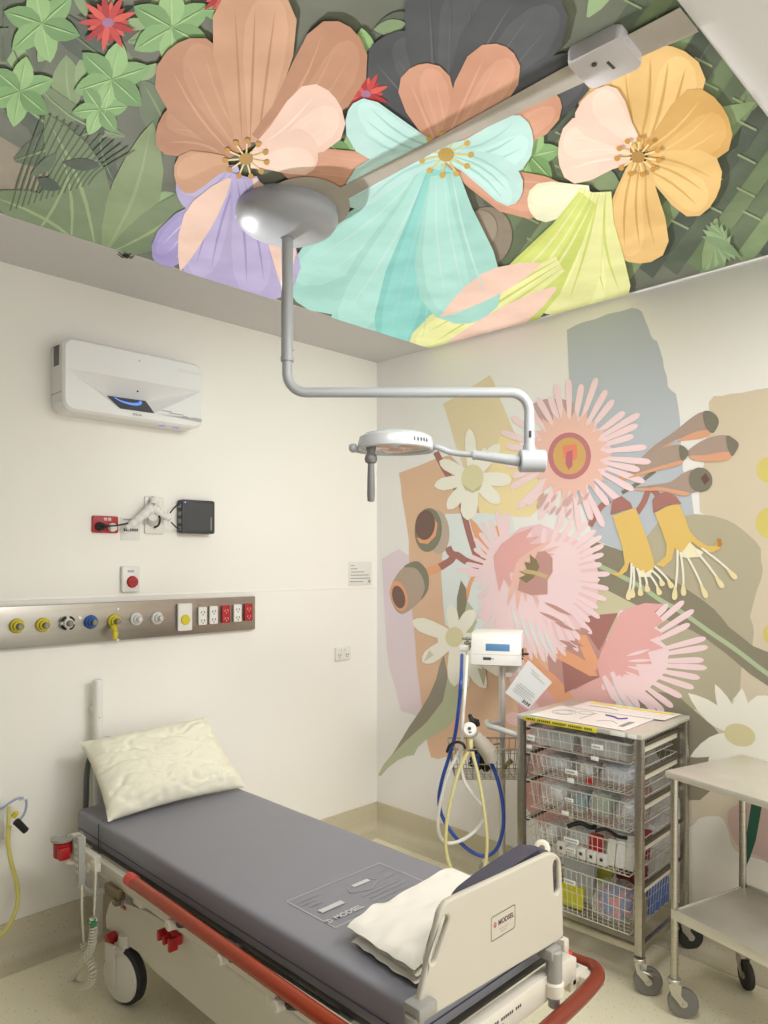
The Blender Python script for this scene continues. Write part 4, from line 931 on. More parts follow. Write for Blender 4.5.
bo = [(-.21, 0), (.17, 0), (.175, .06), (.17, .15), (.155, .195), (.115, .222), (.05, .222), (-.05, .213), (-.13, .202), (-.185, .188), (-.215, .15), (-.222, .06)]
bo = [(v.x, v.y) for v in spl([(a, c, 0) for a, c in bo], 4, True)]
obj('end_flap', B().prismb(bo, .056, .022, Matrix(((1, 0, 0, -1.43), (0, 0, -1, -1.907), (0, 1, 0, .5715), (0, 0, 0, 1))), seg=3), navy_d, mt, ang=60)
PR = mat('print_white', (206, 206, 208), .6); PRD = mat('print_dim', (158, 158, 162), .6)
lb = B(); zz = .5722
def seg(p, q, w): 
    p, q = Vector(p), Vector(q); d = (q - p).normalized(); n_ = Vector((-d.y, d.x, 0)) * w / 2
    lb.add([p + n_, q + n_, q - n_, p - n_], [[3, 2, 1, 0]])
ax, bx, ay, by = -1.682, -1.307, -1.556, -1.345
for p, q in (((ax, ay), (bx, ay)), ((bx, ay), (bx, by)), ((bx, by), (ax, by)), ((ax, by), (ax, ay))): seg((p[0], p[1], zz), (q[0], q[1], zz), .0022)
c = onz(331.5, 906.5, zz); lb.box((c.x, c.y, zz), (.085, .020, .0004))
c = onz(361, 884, zz); lb.box((c.x + .005, c.y + .006, zz), (.065, .016, .0004), 0, 0)
fr_ = obj('printed_frame', lb, PR, mt)
c = onz(345.5, 913.5, zz)
o = text_b('MODSEL', .027, Matrix.Translation((c.x + .012, c.y, zz)), bold=.0006)
for k in range(16):
    a0_, a1_ = 2 * PI * k / 16, 2 * PI * (k + 1) / 16
    o.add([(c.x - .062 + r * math.cos(a), c.y + r * math.sin(a), zz) for r, a in ((.011, a0_), (.011, a1_), (.008, a1_), (.008, a0_))], [[3, 2, 1, 0]])
o.box((c.x - .062, c.y, zz), (.003, .022, .0004))
obj('brand_lettering', o, PR, fr_)
lb = B()
c = onz(361, 884, zz)
for k, (p, q) in enumerate((((-.06, -.02), (.0, -.045)), ((.0, -.045), (.06, -.012)), ((.06, -.012), (.045, .02)), ((-.06, -.02), (-.045, .012)))):
    seg((c.x + p[0], c.y + p[1], zz), (c.x + q[0], c.y + q[1], zz), .004)
for k in range(6):
    a, e = onz(363 + k * 5.4, 896 + k * 2.3, zz), onz(408 + k * 3.4, 880 + k * 2.6, zz); seg((a.x, a.y, zz), (e.x - .01, a.y, zz), .0035)
for (sx, sy, ex) in ((297, 903, .09), (300, 906, .06), (310, 906.5, .05)): 
    a = onz(sx, sy, zz); seg((a.x, a.y, zz), (a.x + ex, a.y, zz), .004)
for (sx, sy, ex) in ((352, 917, .05), (378, 872, .06), (385, 878, .07)):
    a = onz(sx, sy, zz); seg((a.x, a.y, zz), (a.x + ex, a.y, zz), .003)
obj('small_print', lb, PRD, fr_)

# ---- pillow
A_, Bq, Cq, Dq = onz(108, 822, .584), onz(247, 787, .584), ony(206, 716, -.135), ony(79, 742, -.135)
nrm = (Bq - A_).cross(Dq - A_).normalized()
N = 64; b = B(); idx = {}
for side in (0, 1):
    for i in range(N + 1):
        for j in range(N + 1):
            if side == 1 and (i in (0, N) or j in (0, N)): idx[(1, i, j)] = idx[(0, i, j)]; continue
            u, v = i / N, j / N; s, t_ = 2 * u - 1, 2 * v - 1
            # edges curve inwards between the corners
            uu = .5 + (u - .5) * (1 - .055 * (1 - t_ * t_)); vv = .5 + (v - .5) * (1 - .09 * (1 - s * s))
            p = A_.lerp(Bq, uu).lerp(Dq.lerp(Cq, uu), vv)
            h = .074 * ((1 - s ** 4) * (1 - t_ ** 4)) ** .62
            ed = max(abs(s), abs(t_))
            wr = .010 * noise.noise(Vector((u * 6 + v * 2, v * 4, side * 9))) + .008 * math.sin((u * 4 - v * 7) * 2.2 + 2 * noise.noise(Vector((u * 3, v * 3, 5)))) * (.3 + .7 * abs(noise.noise(Vector((u * 5, v * 5, 1)))))
            wr += .010 * noise.noise(Vector((s * 2 + 9, t_ * 14 + s * 3, 2))) * max(0, ed - .55) * 2
            wr += .014 * max(0, .25 - abs(t_ + .75 - .15 * math.sin(s * 5))) * math.sin(s * 38 + 4 * t_)
            cr = noise.noise(Vector((u * 5 + v * 3.5, v * 5.5 - u, 7))); wr -= .011 * max(0, .14 - abs(cr)) / .14
            cr = noise.noise(Vector((u * 9 - v * 6, v * 7 + u * 4, 17))); wr -= .006 * max(0, .16 - abs(cr)) / .16
            p = p + nrm * ((h + wr * min(1, h * 30)) * (1 if side == 0 else -.8))
            idx[(side, i, j)] = len(b.v); b.v.append(p)
for side in (0, 1):
    for i in range(N):
        for j in range(N):
            f = [idx[(side, i, j)], idx[(side, i + 1, j)], idx[(side, i + 1, j + 1)], idx[(side, i, j + 1)]]
            b.f.append(f if side == 0 else f[::-1]); b.m.append(0)
lowest = min(v.z for v in b.v)
for v in b.v: v.z = max(v.z, .5735)
solo('pillow', b, linen, 'cream pillow propped at the head of the bed against the wall', 'pillow', ang=80)

# ---- folded sheet
def cloth(b, q, z0, h, seed, bump, nx=34, ny=24):
    P = [Vector((x, y, 0)) for x, y in q]; top = {}; bot = {}
    for i in range(nx + 1):
        for j in range(ny + 1):
            u, v = i / nx, j / ny
            p = P[0].lerp(P[1], u).lerp(P[3].lerp(P[2], u), v)
            e = min(u * 9, (1 - u) * 9, v * 7, 1)
            p.x += .012 * noise.noise(Vector((v * 5, seed, u * 2))) * (1 - u); p.y += .012 * noise.noise(Vector((u * 6, seed + 3, v)))
            rnd = math.sqrt(max(0, 1 - (1 - e) ** 2))
            w = bump * (noise.noise(Vector((u * 3.2 + seed, v * 2.4, 1))) + .5 * noise.noise(Vector((u * 7 - v * 4, v * 8 + seed, 4))) + .25 * math.sin((u + v * .6) * 20 + seed))
            top[i, j] = len(b.v); b.v.append(Vector((p.x, p.y, z0 + h * .5 + (h * .5) * rnd + max(-h * .3, w) * rnd)))
            bot[i, j] = len(b.v); b.v.append(Vector((p.x, p.y, z0 + h * .5 - (h * .5) * rnd)))
    for i in range(nx):
        for j in range(ny):
            b.f += [[top[i, j], top[i, j + 1], top[i + 1, j + 1], top[i + 1, j]], [bot[i, j], bot[i + 1, j], bot[i + 1, j + 1], bot[i, j + 1]]]; b.m += [0, 0]
    ring = [(i, 0) for i in range(nx)] + [(nx, j) for j in range(ny)] + [(i, ny) for i in range(nx, 0, -1)] + [(0, j) for j in range(ny, 0, -1)]
    for k in range(len(ring)):
        a, c = ring[k], ring[(k + 1) % len(ring)]; b.f.append([top[a], top[c], bot[c], bot[a]]); b.m.append(0)
    return b
b = B()
cloth(b, [(-1.735, -1.895), (-1.27, -1.895), (-1.26, -1.625), (-1.715, -1.655)], .5735, .018, 3, .003)
cloth(b, [(-1.73, -1.895), (-1.27, -1.895), (-1.255, -1.60), (-1.70, -1.645)], .5895, .017, 11, .004)
cloth(b, [(-1.738, -1.895), (-1.27, -1.895), (-1.25, -1.605), (-1.715, -1.64)], .6045, .022, 23, .010)
solo('folded_sheet', b, sheet_m, 'white folded sheet lying at the foot of the mattress', 'sheet', ang=80)

# ---- hand control and coiled cord
pc = onx(80, 861, -1.935)
t = thing('hand_control', 'pale grey bed hand control hanging from the head corner on a coiled cord', 'remote', (pc.x, pc.y, pc.z - .09))
o2 = [(-.017, .085), (.017, .085), (.020, .07), (.017, -.05), (.008, -.086), (-.006, -.088), (-.014, -.06), (-.020, .06)]
MP = Matrix(((0, 0, -1, pc.x + .012), (-1, 0, 0, pc.y), (0, 1, 0, pc.z), (0, 0, 0, 1))) @ Matrix.Rotation(.06, 4, 'Z')
obj('handset', B().prismb(o2, .024, .005, MP), mat('handset_grey', (160, 160, 154), .45), t)
b = B()
for r in range(5):
    for s_ in (-.007, .007): b.box((s_, .055 - r * .022, .0242), (.009, .012, .002), .0008, 0, MP)
obj('key', b, mat('key_grey', (206, 206, 198), .5), t)
cord = mat('cord_cream', (214, 208, 188), .5)
obj('cord', B().tube(spl([onx(82, 885, -1.935), onx(82, 910, -1.935), onx(83, 930, -1.935), onx(84, 943, -1.935)], 6), .0042, 8).tube(spl([onx(95, 860, -1.935), onx(95.5, 885, -1.935), onx(94, 915, -1.935)], 6), .003, 8), cord, t)
path = spl([onx(93.5, 918, -1.935), onx(93, 935, -1.935), onx(91, 948, -1.935), onx(84, 960, -1.935), onx(75, 972, -1.935), onx(72, 982, -1.935), onx(80, 986, -1.935), onx(90, 983, -1.935), onx(93, 972, -1.935), onx(90, 961, -1.935), onx(86, 952, -1.935), onx(84, 943, -1.935)], 24)
L = 0; hel = []
for i in range(len(path) - 1):
    d = path[i + 1] - path[i]; tgt = d.normalized(); a1_ = tgt.cross(Vector((1, 0, 0))).normalized(); a2_ = tgt.cross(a1_)
    for k in range(3):
        p = path[i] + d * (k / 3); L += d.length / 3; ph = L / .0105 * 2 * PI
        hel.append(p + (a1_ * math.cos(ph) + a2_ * math.sin(ph)) * .0105)
zm = min(p.z for p in hel)
if zm < .005:
    for p in hel: p.z = max(p.z, .005)
obj('coiled_cord', B().tube(hel, .0033, 6), cord, t)
gp = onx(92, 922, -1.935)
obj('cord_clip', B().cyl(gp + Vector((0, .012, .005)), gp + Vector((0, -.02, -.004)), .014, .013, 14, bev=.003).box(gp + Vector((-.004, -.022, .004)), (.018, .014, .014), .004), mat('green_plastic', (44, 128, 84), .4), t, label='green clip')
# ================================================================== helpers for trolleys
def caster(parent, x, y, yaw, r=.05, ztop=.13, tyre_m=None, w=.024):
    M = Matrix.Translation((x, y, 0)) @ Matrix.Rotation(yaw, 4, 'Z')
    b = B().cyl(M @ Vector((0, 0, ztop - .016)), M @ Vector((0, 0, ztop)), .022, .022, 18, bev=.002)
    side = [(-.020, ztop - .014), (.022, ztop - .014), (.02, r + .03), (.038, r + .006), (.034, r - .008), (.022, r - .008), (-.012, r + .03)]
    for s in (-1, 1):
        T = M @ Matrix(((1, 0, 0, 0), (0, 0, -1, s * (w / 2 + .005) + .0015), (0, 1, 0, 0), (0, 0, 0, 1)))
        b.prism(side, .003, T)
    b.box((0, 0, ztop - .016), (.04, w + .014, .006), .001, 0, M)
    b.cyl(M @ Vector((.028, -w / 2 - .009, r)), M @ Vector((.028, w / 2 + .009, r)), .006, seg=12)
    c = obj('caster', b, mat('fork_zinc', (196, 192, 180), .35, .8), parent, world=False)
    W = M @ Matrix.Translation((.028, 0, r)) @ Matrix.Rotation(PI / 2, 4, 'X')
    h = w / 2
    wl = obj('wheel', B().lathe([(r * .72, -h), (r * .93, -h * .95), (r, -h * .55), (r, h * .55), (r * .93, h * .95), (r * .72, h)], W, 30), tyre_m or tyre, c, world=False)
    obj('hub', B().lathe([(0, -h - .001), (r * .25, -h - .001), (r * .3, -h + .003), (r * .66, -h + .003), (r * .72, -h), (r * .72, h), (r * .66, h - .003), (r * .3, h - .003), (r * .25, h + .001), (0, h + .001)], W, 30), hub_grey, wl, world=False)
    return c

# ================================================================== DRAWER UNIT (stainless frame, wire baskets)
RT = .032
RK = thing('basket_rack', 'stainless steel rack of five wire basket drawers against the flowered wall', 'rack', (-.503, -1.321, 0), -PI / 2 + RT)
RKM = ROOTM[RK.name]; RKI = RKM.inverted()
RW, RD, RH = .52, .446, .93
def rk(px, py, yl=0.0):
    """Point of the rack's vertical plane local y = yl seen at a pixel, in rack coordinates."""
    o = RKI @ EYE; d = RKI.to_3x3() @ ray(px, py); return o + d * ((yl - o.y) / d.y)
def rw(p): return RKM @ Vector(p)
P_ = .014
for x in (P_, RW - P_):
    for y in (P_, RD - P_):
        obj('post', B().box((x, y, .525), (.028, .028, .775), .003), steel, RK, world=False)
obj('top_panel', B().box((RW / 2, RD / 2, RH - .009), (RW + .004, RD + .004, .018), .003), steel_top, RK, world=False)
b = B()
for y in (P_, RD - P_): b.box((RW / 2, y, .157), (RW - .056, .02, .026), .002)
for x in (P_, RW - P_): b.box((x, RD / 2, .157), (.02, RD - .056, .026), .002)
obj('bottom_rail', b, steel, RK, world=False)
levels = [(.886, .812), (.782, .70), (.672, .565), (.52, .405), (.366, .195)]
run = mat('runner_dark', (96, 88, 74), .45, .5); liner = mat('liner_cream', (222, 216, 198), .5)
for zt_, zb_ in levels:
    for x in (.032, RW - .032): obj('runner', B().box((x, RD / 2, zt_ - .012), (.012, RD - .05, .014), .001), run, RK, world=False)
def wires(b, p, q, r=.0016): b.tube([p, q], r, 5, caps=False)
stk = [[(531, 737.5, 10, 6), (529.5, 746.5, 7, 4), (597.5, 747, 13, 5), (595, 758.5, 9, 4)], [(571.5, 772, 15, 5), (571, 780.5, 8, 5)], [(569.5, 800, 10, 4), (565.5, 813, 9, 4)], [(571.5, 840.5, 18, 5), (571, 850, 12, 4)], [(570, 882, 14, 5)]]
for li, (zt_, zb_) in enumerate(levels):
    b = B(); x0_, x1_, y0_, y1_ = .042, RW - .042, .006, RD - .02
    ins = .012
    rim_ = [(x0_, y0_, zt_), (x1_, y0_, zt_), (x1_, y1_, zt_), (x0_, y1_, zt_)]
    b.tube(rim_, .0026, 8, closed=True)
    botr = [(x0_ + ins, y0_ + ins, zb_), (x1_ - ins, y0_ + ins, zb_), (x1_ - ins, y1_ - ins, zb_), (x0_ + ins, y1_ - ins, zb_)]
    b.tube(botr, .0022, 6, closed=True)
    nx_ = 20 if li else 9; ny_ = 16
    for i in range(1, nx_):
        t_ = i / nx_; xa = x0_ + (x1_ - x0_) * t_; xb = x0_ + ins + (x1_ - x0_ - 2 * ins) * t_
        b.tube([(xa, y0_, zt_), (xb, y0_ + ins, zb_), (xb, y1_ - ins, zb_), (xa, y1_, zt_)], .0011, 5, caps=False)
    for i in range(1, ny_):
        t_ = i / ny_; ya = y0_ + (y1_ - y0_) * t_; yb_ = y0_ + ins + (y1_ - y0_ - 2 * ins) * t_
        b.tube([(x0_, ya, zt_), (x0_ + ins, yb_, zb_), (x1_ - ins, yb_, zb_), (x1_, ya, zt_)], .0011, 5, caps=False)
    nh = max(1, round((zt_ - zb_) / .045))
    for k in range(1, nh):
        f = k / nh; z = zt_ + (zb_ - zt_) * f; e = ins * f
        b.tube([(x0_ + e, y0_ + e, z), (x1_ - e, y0_ + e, z), (x1_ - e, y1_ - e, z), (x0_ + e, y1_ - e, z)], .0011, 5, closed=True)
    bk_ = obj('wire_basket', b, wire_m, RK, world=False)
    obj('side_liner', B().box((x1_ + .004, RD / 2, zt_ - .032), (.003, RD - .06, .024), .0005), liner, bk_, world=False)
    for (px, py, w_, h_) in stk[li]:
        c = rk(px, py, .003); s_ = .00365
        d_ = .0 if li else .0
        lb_ = obj('drawer_label', B().box((c.x, .0008, c.z), (w_ * s_ * .95, .0016, h_ * s_), .0003), mat('label_white', (226, 226, 222), .4), bk_, world=False)
        tb = B()
        if w_ > 9:
            for k in range(int(w_ / 2.2)): tb.box((c.x + (k - w_ / 4.4 + .5) * .0062, -.0004, c.z), (.0042, .0006, h_ * .0012))
            obj('label_print', tb, pale_ink, lb_, world=False)
caster(RK, P_ + .004, P_, 2.2); caster(RK, RW - P_, P_, .55); caster(RK, RW - P_, RD - P_ - .01, .8, tyre_m=dark_tyre); caster(RK, P_, RD - P_ - .02, .3)
# brake pedal of the front castor
obj('brake_pedal', B().box((0, 0, 0), (.05, .03, .008), .003, 0, Matrix.Translation((RW + .022, -.004, .098)) @ Matrix.Rotation(.7, 4, 'Z') @ Matrix.Rotation(.35, 4, 'Y')), chrome, RK, world=False)
# edge strip
a_, c_ = rk(524, 714, -.003), rk(597, 733, -.003)
zs = RH - .010
strip = obj('edge_label', B().box(((a_.x + c_.x) / 2, -.003, zs), (c_.x - a_.x, .002, .019), .0004), mat('strip_yellow', (214, 202, 56), .45), RK, world=False, label='yellow warning strip')
b = B(); n_ = 34
for k in range(n_):
    if k % 8 != 5: b.box((a_.x + .014 + k * (c_.x - a_.x - .028) / n_, -.0043, zs), (.0055, .0008, .008))
obj('edge_lettering', b, mat('ink_olive', (90, 84, 30), .7), strip, world=False)
b = B()
for px, w_ in ((617.5, 15), (632, 9)):
    c = rk(px, 738, -.003); b.box((c.x, -.003, zs), (w_ * .0037, .002, .015), .0003)
obj('edge_sticker', b, paper, RK, world=False)
# laminated sheets on the top
lam = mat('laminated_sheet', (236, 232, 228), .25)
def flat_thing(name, poly, label, cat, z, marks, group=None):
    t = thing(name, label, cat, tuple(rw((sum(p[0] for p in poly) / len(poly), sum(p[1] for p in poly) / len(poly), z))), -PI / 2 + RT, group)
    M = ROOTM[t.name].inverted() @ RKM
    b = B().prism(poly, .0012, Matrix.Translation((0, 0, z)))
    b.v = [M @ v for v in b.v]; obj('sheet', b, lam, t, world=False)
    for nm, mb, mm in marks:
        mb.v = [M @ v for v in mb.v]; obj(nm, mb, mm, t, world=False)
    return t
z = RH + .0018
def loopm(cx, cy, rx, ry, r=.0014): return [(cx + rx * math.cos(2 * PI * k / 20), cy + ry * math.sin(2 * PI * k / 20), z + .0016) for k in range(20)]
mk = B().tube(loopm(.13, .15, .045, .05), .0012, 4, closed=True).tube(loopm(.13, .15, .030, .036), .0009, 4, closed=True).tube(loopm(.20, .20, .03, .03), .0009, 4, closed=True).tube([(.235, .08, z + .0016), (.235, .22, z + .0016)], .0014, 4).tube(spl([(.30, .09, z + .0016), (.34, .13, z + .0016), (.38, .10, z + .0016)], 5), .0012, 4)
pm = B().tube(spl([(.28, .21, z + .0022), (.32, .20, z + .0022), (.35, .18, z + .0022), (.37, .21, z + .0022)], 5), .004, 6)
gm = B().box((.41, .115, z + .0016), (.02, .10, .0008))
flat_thing('laminated_guide', [(.05, .012), (.45, .012), (.45, .285), (.05, .265)], 'white laminated sheet with mask drawings on top of the steel rack, front one', 'sheet', z, [('drawing', mk, pale_ink), ('purple_drawing', pm, mat('purple_ink', (110, 74, 140), .6)), ('grey_drawing', gm, pale_ink)])
z2 = z + .0026
yb = B().box((.30, .395, z2 + .0016), (.36, .028, .0008))
flat_thing('laminated_guide', [(.10, .25), (.49, .27), (.495, .43), (.10, .425)], 'white laminated sheet with a yellow stripe at the back of the rack top', 'sheet', z2, [('stripe', yb, mat('stripe_yellow', (226, 206, 60), .5)), ('drawing', B().tube([(x, y, z2 + .0016) for x, y in ((.15, .33), (.22, .34), (.28, .32))], .0016, 4), pale_ink)])

# ---- contents of the baskets
clear = mat('clear_plastic', (228, 230, 231), .15, alpha=.45, spec=.8)
clear_b = mat('clear_bag', (240, 241, 242), .12, alpha=.27, spec=1.0)
def tub(x0_, x1_, y0_, y1_, z0_, z1_, label):
    c = rw(((x0_ + x1_) / 2, (y0_ + y1_) / 2, z0_)); t = thing('storage_tub', label, 'tub', tuple(c), -PI / 2 + RT)
    M = ROOTM[t.name].inverted() @ RKM
    b = B(); e = .008
    bot = [(x0_ + e, y0_ + e), (x1_ - e, y0_ + e), (x1_ - e, y1_ - e), (x0_ + e, y1_ - e)]; top = [(x0_, y0_), (x1_, y0_), (x1_, y1_), (x0_, y1_)]; lip = [(x0_ - .005, y0_ - .004), (x1_ + .005, y0_ - .004), (x1_ + .005, y1_ + .004), (x0_ - .005, y1_ + .004)]
    V_ = [(x, y, z0_) for x, y in bot] + [(x, y, z1_) for x, y in top] + [(x, y, z1_) for x, y in lip] + [(x, y, z1_ - .01) for x, y in lip]
    F_ = [[3, 2, 1, 0]]
    for k in range(4):
        l = (k + 1) % 4; F_ += [[k, l, 4 + l, 4 + k], [4 + k, 4 + l, 8 + l, 8 + k], [8 + k, 8 + l, 12 + l, 12 + k]]
    b.add(V_, F_)
    n_ = int((x1_ - x0_) / .022)
    for k in range(1, n_):
        x = x0_ + (x1_ - x0_) * k / n_; b.tube([(x, y0_ + .004, z0_ + .004), (x, y0_ - .001, z1_ - .012)], .0022, 5)
    b.v = [M @ v for v in b.v]; obj('bin', b, clear, t, world=False)
    return t
def bag(name, label, cat, c, s, m, seed, group=None, lump=None, sq=.55, rot=0.0, parts=()):
    w_ = rw(c); t = thing(name, label, cat, tuple(w_), -PI / 2 + RT + rot, group)
    def shape(sc, sd):
        bm = bmesh.new(); bmesh.ops.create_icosphere(bm, subdivisions=4, radius=1)
        for v in bm.verts:
            n_ = v.co.normalized(); q = Vector([math.copysign(abs(a) ** sq, a) for a in n_])
            d = 1 + .16 * noise.noise(n_ * 2.2 + Vector((sd, 0, 0))) + .10 * noise.noise(n_ * 6 + Vector((0, sd, 0))) + .05 * abs(noise.noise(n_ * 14 + Vector((0, 0, sd))))
            v.co = Vector((q.x * s[0] / 2 * d * sc, q.y * s[1] / 2 * d * sc, max(0.0, s[2] / 2 * (1 + q.z * d * sc) * (1 if sc == 1 else .9) + (0 if sc == 1 else .004))))
        return B().bm(bm)
    s = tuple(q * .88 for q in s)
    obj('bag' if name.endswith('bag') else 'wrap', shape(1, seed), m, t, world=False, ang=22)
    for k, (pm_, sc) in enumerate(parts): obj('filling', shape(sc, seed + 5 + k), pm_, t, world=False, ang=60)
    return t
def packet(name, label, cat, c, s, m, group, tilt=0.0, yaw=0.0, stripe=None):
    t = thing(name, label, cat, tuple(rw(c)), -PI / 2 + RT + yaw, group)
    T = Matrix.Rotation(tilt, 4, 'X')
    b = B().prismb(rrect(s[0], s[2], .004, 2, 0, s[2] / 2), s[1], min(.002, s[1] / 3), T @ Matrix(((1, 0, 0, 0), (0, 0, -1, s[1] / 2), (0, 1, 0, 0), (0, 0, 0, 1))))
    zmin = min(v.z for v in b.v)
    b.v = [v - Vector((0, 0, zmin)) for v in b.v]
    obj('pouch', b, m, t, world=False)
    if stripe:
        b = B().box((0, -s[1] / 2 - .0006, s[2] * .7), (s[0] * .8, .001, s[2] * .22), 0, 0, Matrix.Translation((0, 0, -zmin)) @ T); obj('print', b, stripe, t, world=False)
    return t
pw = mat('pouch_white', (222, 222, 218), .4); pg_ = mat('pouch_grey', (196, 200, 202), .35); teal = mat('pouch_teal', (70, 130, 145), .4); green_g = mat('pouch_green', (128, 150, 116), .4)
blue_p = mat('pouch_blue', (78, 104, 168), .4); ygreen = mat('pouch_yellow_green', (196, 192, 48), .4); dkred = mat('pouch_dark_red', (128, 30, 36), .45); pinkp = mat('pouch_pink', (214, 110, 120), .4)
L1, L2, L3_, L4, L5 = [l[1] + .004 for l in levels]
tub(.052, .238, .03, .40, L1, .884, 'clear ribbed tub at the left of the top drawer')
tub(.262, .452, .03, .40, L1, .884, 'clear ribbed tub at the right of the top drawer')
rnd = random.Random(5)
for k in range(9):
    x = .148 if k < 4 else .34
    packet('sealed_packet', 'white sealed packet standing inside a clear tub of the top drawer', 'packet', (x + rnd.uniform(-.006, .006), .075 + (k % 5) * .055, L1 + .003), (.12, .012, .055), pw if k % 3 else pg_, 'packets in the top drawer tubs', -.12)
bag('plastic_bag', 'clear plastic bag of fittings at the left of the second drawer', 'bag', (.13, .13, L2), (.15, .18, .085), clear_b, 1, parts=((pg_, .7),))
bag('plastic_bag', 'clear plastic bag behind the label of the second drawer', 'bag', (.26, .13, L2), (.10, .18, .08), clear_b, 4, parts=((pw, .68),))
bag('plastic_bag', 'bulging pale bluish plastic bag at the right of the second drawer', 'bag', (.385, .12, L2), (.13, .17, .095), clear_b, 9, parts=((mat('pale_blue_fill', (186, 194, 208), .3), .8),))
packet('sealed_packet', 'small bright red packet in the second drawer', 'packet', (.30, .035, L2), (.03, .006, .02), red_p, None, -.1)
bag('plastic_bag', 'clear plastic bag of tubing at the left of the third drawer', 'bag', (.128, .13, L3_), (.13, .20, .115), clear_b, 14, parts=((pw, .6),))
bag('plastic_bag', 'teal filled plastic bag behind the label of the third drawer', 'bag', (.24, .11, L3_), (.075, .15, .10), clear_b, 17, parts=((teal, .75),))
bag('plastic_bag', 'greenish plastic bag right of centre in the third drawer', 'bag', (.33, .12, L3_), (.10, .18, .12), clear_b, 21, parts=((green_g, .78),))
bag('plastic_bag', 'clear plastic bag at the far right of the third drawer', 'bag', (.425, .12, L3_), (.075, .18, .10), clear_b, 25, parts=((pg_, .6),))
bag('plastic_bag', 'clear plastic bag behind the label of the fourth drawer', 'bag', (.21, .16, L4), (.15, .18, .10), clear_b, 31, parts=((pw, .65),))
bag('plastic_bag', 'clear crumpled bag at the left end of the fourth drawer', 'bag', (.095, .14, L4), (.075, .2, .085), clear_b, 33, parts=((pw, .6),))
bag('plastic_bag', 'grey plastic bag at the back right of the fourth drawer', 'bag', (.36, .30, L4), (.18, .15, .10), clear_b, 37, parts=((pg_, .75),))
tt = thing('carton_strip', 'row of small white cartons with dark square marks in the fourth drawer', 'carton', tuple(rw((.27, .035, L4))), -PI / 2 + RT)
cb = B(); cm = B()
for k in range(5):
    cb.box((-.085 + k * .042, 0, .022), (.038, .02, .042), .002); cm.box((-.085 + k * .042, -.0105, .024), (.012, .001, .014))
obj('carton', cb, pw, tt, world=False); obj('mark', cm, mat('mark_brown', (72, 52, 46), .6), tt, world=False)
for k in range(6):
    packet('sealed_packet', 'white sealed packet fanned out at the right of the fourth drawer', 'packet', (.375 + (k % 3) * .036, .05 + (k // 3) * .075 + (k % 3) * .004, L4), (.033, .006, .095), pw if k % 2 else mat('pouch_cream', (212, 210, 200), .4), 'fanned packets in the fourth drawer', -.3, .12)
packet('sealed_packet', 'bright red packet among the white packets of the fourth drawer', 'packet', (.30, .085, L4), (.05, .02, .085), red_p, None, -.2, .2)
packet('sealed_packet', 'dark red packet at the right end of the fourth drawer', 'packet', (.44, .19, L4), (.05, .02, .11), dkred, None, -.3, .1)
solo('black_strap', B().tube([rw(q) for q in spl([(.20, .05, .512), (.24, .07, .530), (.275, .09, .517), (.28, .12, .512)], 5)], .009, 8), black, 'short black strap lying across the left of the fourth drawer', 'strap')
solo('spare_cable', B().tube([rw(q) for q in spl([(.31, .06, .52), (.345, .08, .530), (.385, .09, .512), (.42, .10, .510)], 5)], .007, 8), black, 'black cord lying across the right of the fourth drawer', 'cord')
packet('sealed_packet', 'yellow-green packet at the left of the bottom drawer', 'packet', (.20, .06, L5), (.12, .02, .08), ygreen, None, -.15)
packet('sealed_packet', 'flat yellow-green packet above the label of the bottom drawer', 'packet', (.22, .20, L5), (.16, .02, .155), mat('pouch_olive', (176, 170, 60), .4), None, -.3)
packet('sealed_packet', 'tall grey packet behind the bottom drawer label', 'packet', (.20, .14, L5), (.13, .03, .145), pg_, None, -.1)
bag('plastic_bag', 'clear bag of blue and pink items at the right of the bottom drawer', 'bag', (.38, .10, L5), (.16, .16, .15), clear_b, 41, parts=((blue_p, .80), (pinkp, .79)))
bag('plastic_bag', 'dark red bundle on top of the right of the bottom drawer', 'bag', (.36, .28, L5), (.12, .12, .165), dkred, 47)
for k in range(5):
    packet('sealed_packet', 'blue packet standing against the right side of the bottom drawer', 'packet', (.462, .17 + k * .045, L5), (.035, .010, .10), blue_p if k else dkred, 'blue packets in the bottom drawer', 0, 1.3) if k else packet('sealed_packet', 'dark red packet at the front of the blue ones in the bottom drawer', 'packet', (.462, .12, L5), (.035, .010, .10), dkred, None, 0, 1.3)

# ================================================================== INSTRUMENT TROLLEY
TT = -.27
TR_ = thing('instrument_trolley', 'stainless steel two-shelf trolley on castors at the right edge', 'trolley', (-.524, -1.94, 0), -PI / 2 + TT)
TW, TD = .75, .416
obj('top_shelf', B().box((TW / 2, TD / 2, .822), (TW, TD, .024), .004), steel_top, TR_, world=False)
ls = B().box((TW / 2, TD / 2, .352), (TW - .036, TD - .02, .006), .001)
for y in (.012, TD - .012): ls.box((TW / 2, y, .350), (TW - .036, .006, .036), .002)
for x in (.02, TW - .02): ls.box((x, TD / 2, .346), (.006, TD - .02, .028), .002)
obj('lower_shelf', ls, steel_top, TR_, world=False)
for x in (.022, TW - .022):
    for y in (.022, TD - .022):
        obj('leg', B().cyl((x, y, .125), (x, y, .812), .0125, seg=20), steel, TR_, world=False)
for x, y, a in ((.022, .022, .75), (.022, TD - .022, -.55), (TW - .022, .022, .4), (TW - .022, TD - .022, .4)):
    caster(TR_, x, y, a, .05, .128, dark_tyre if y > .2 else tyre)

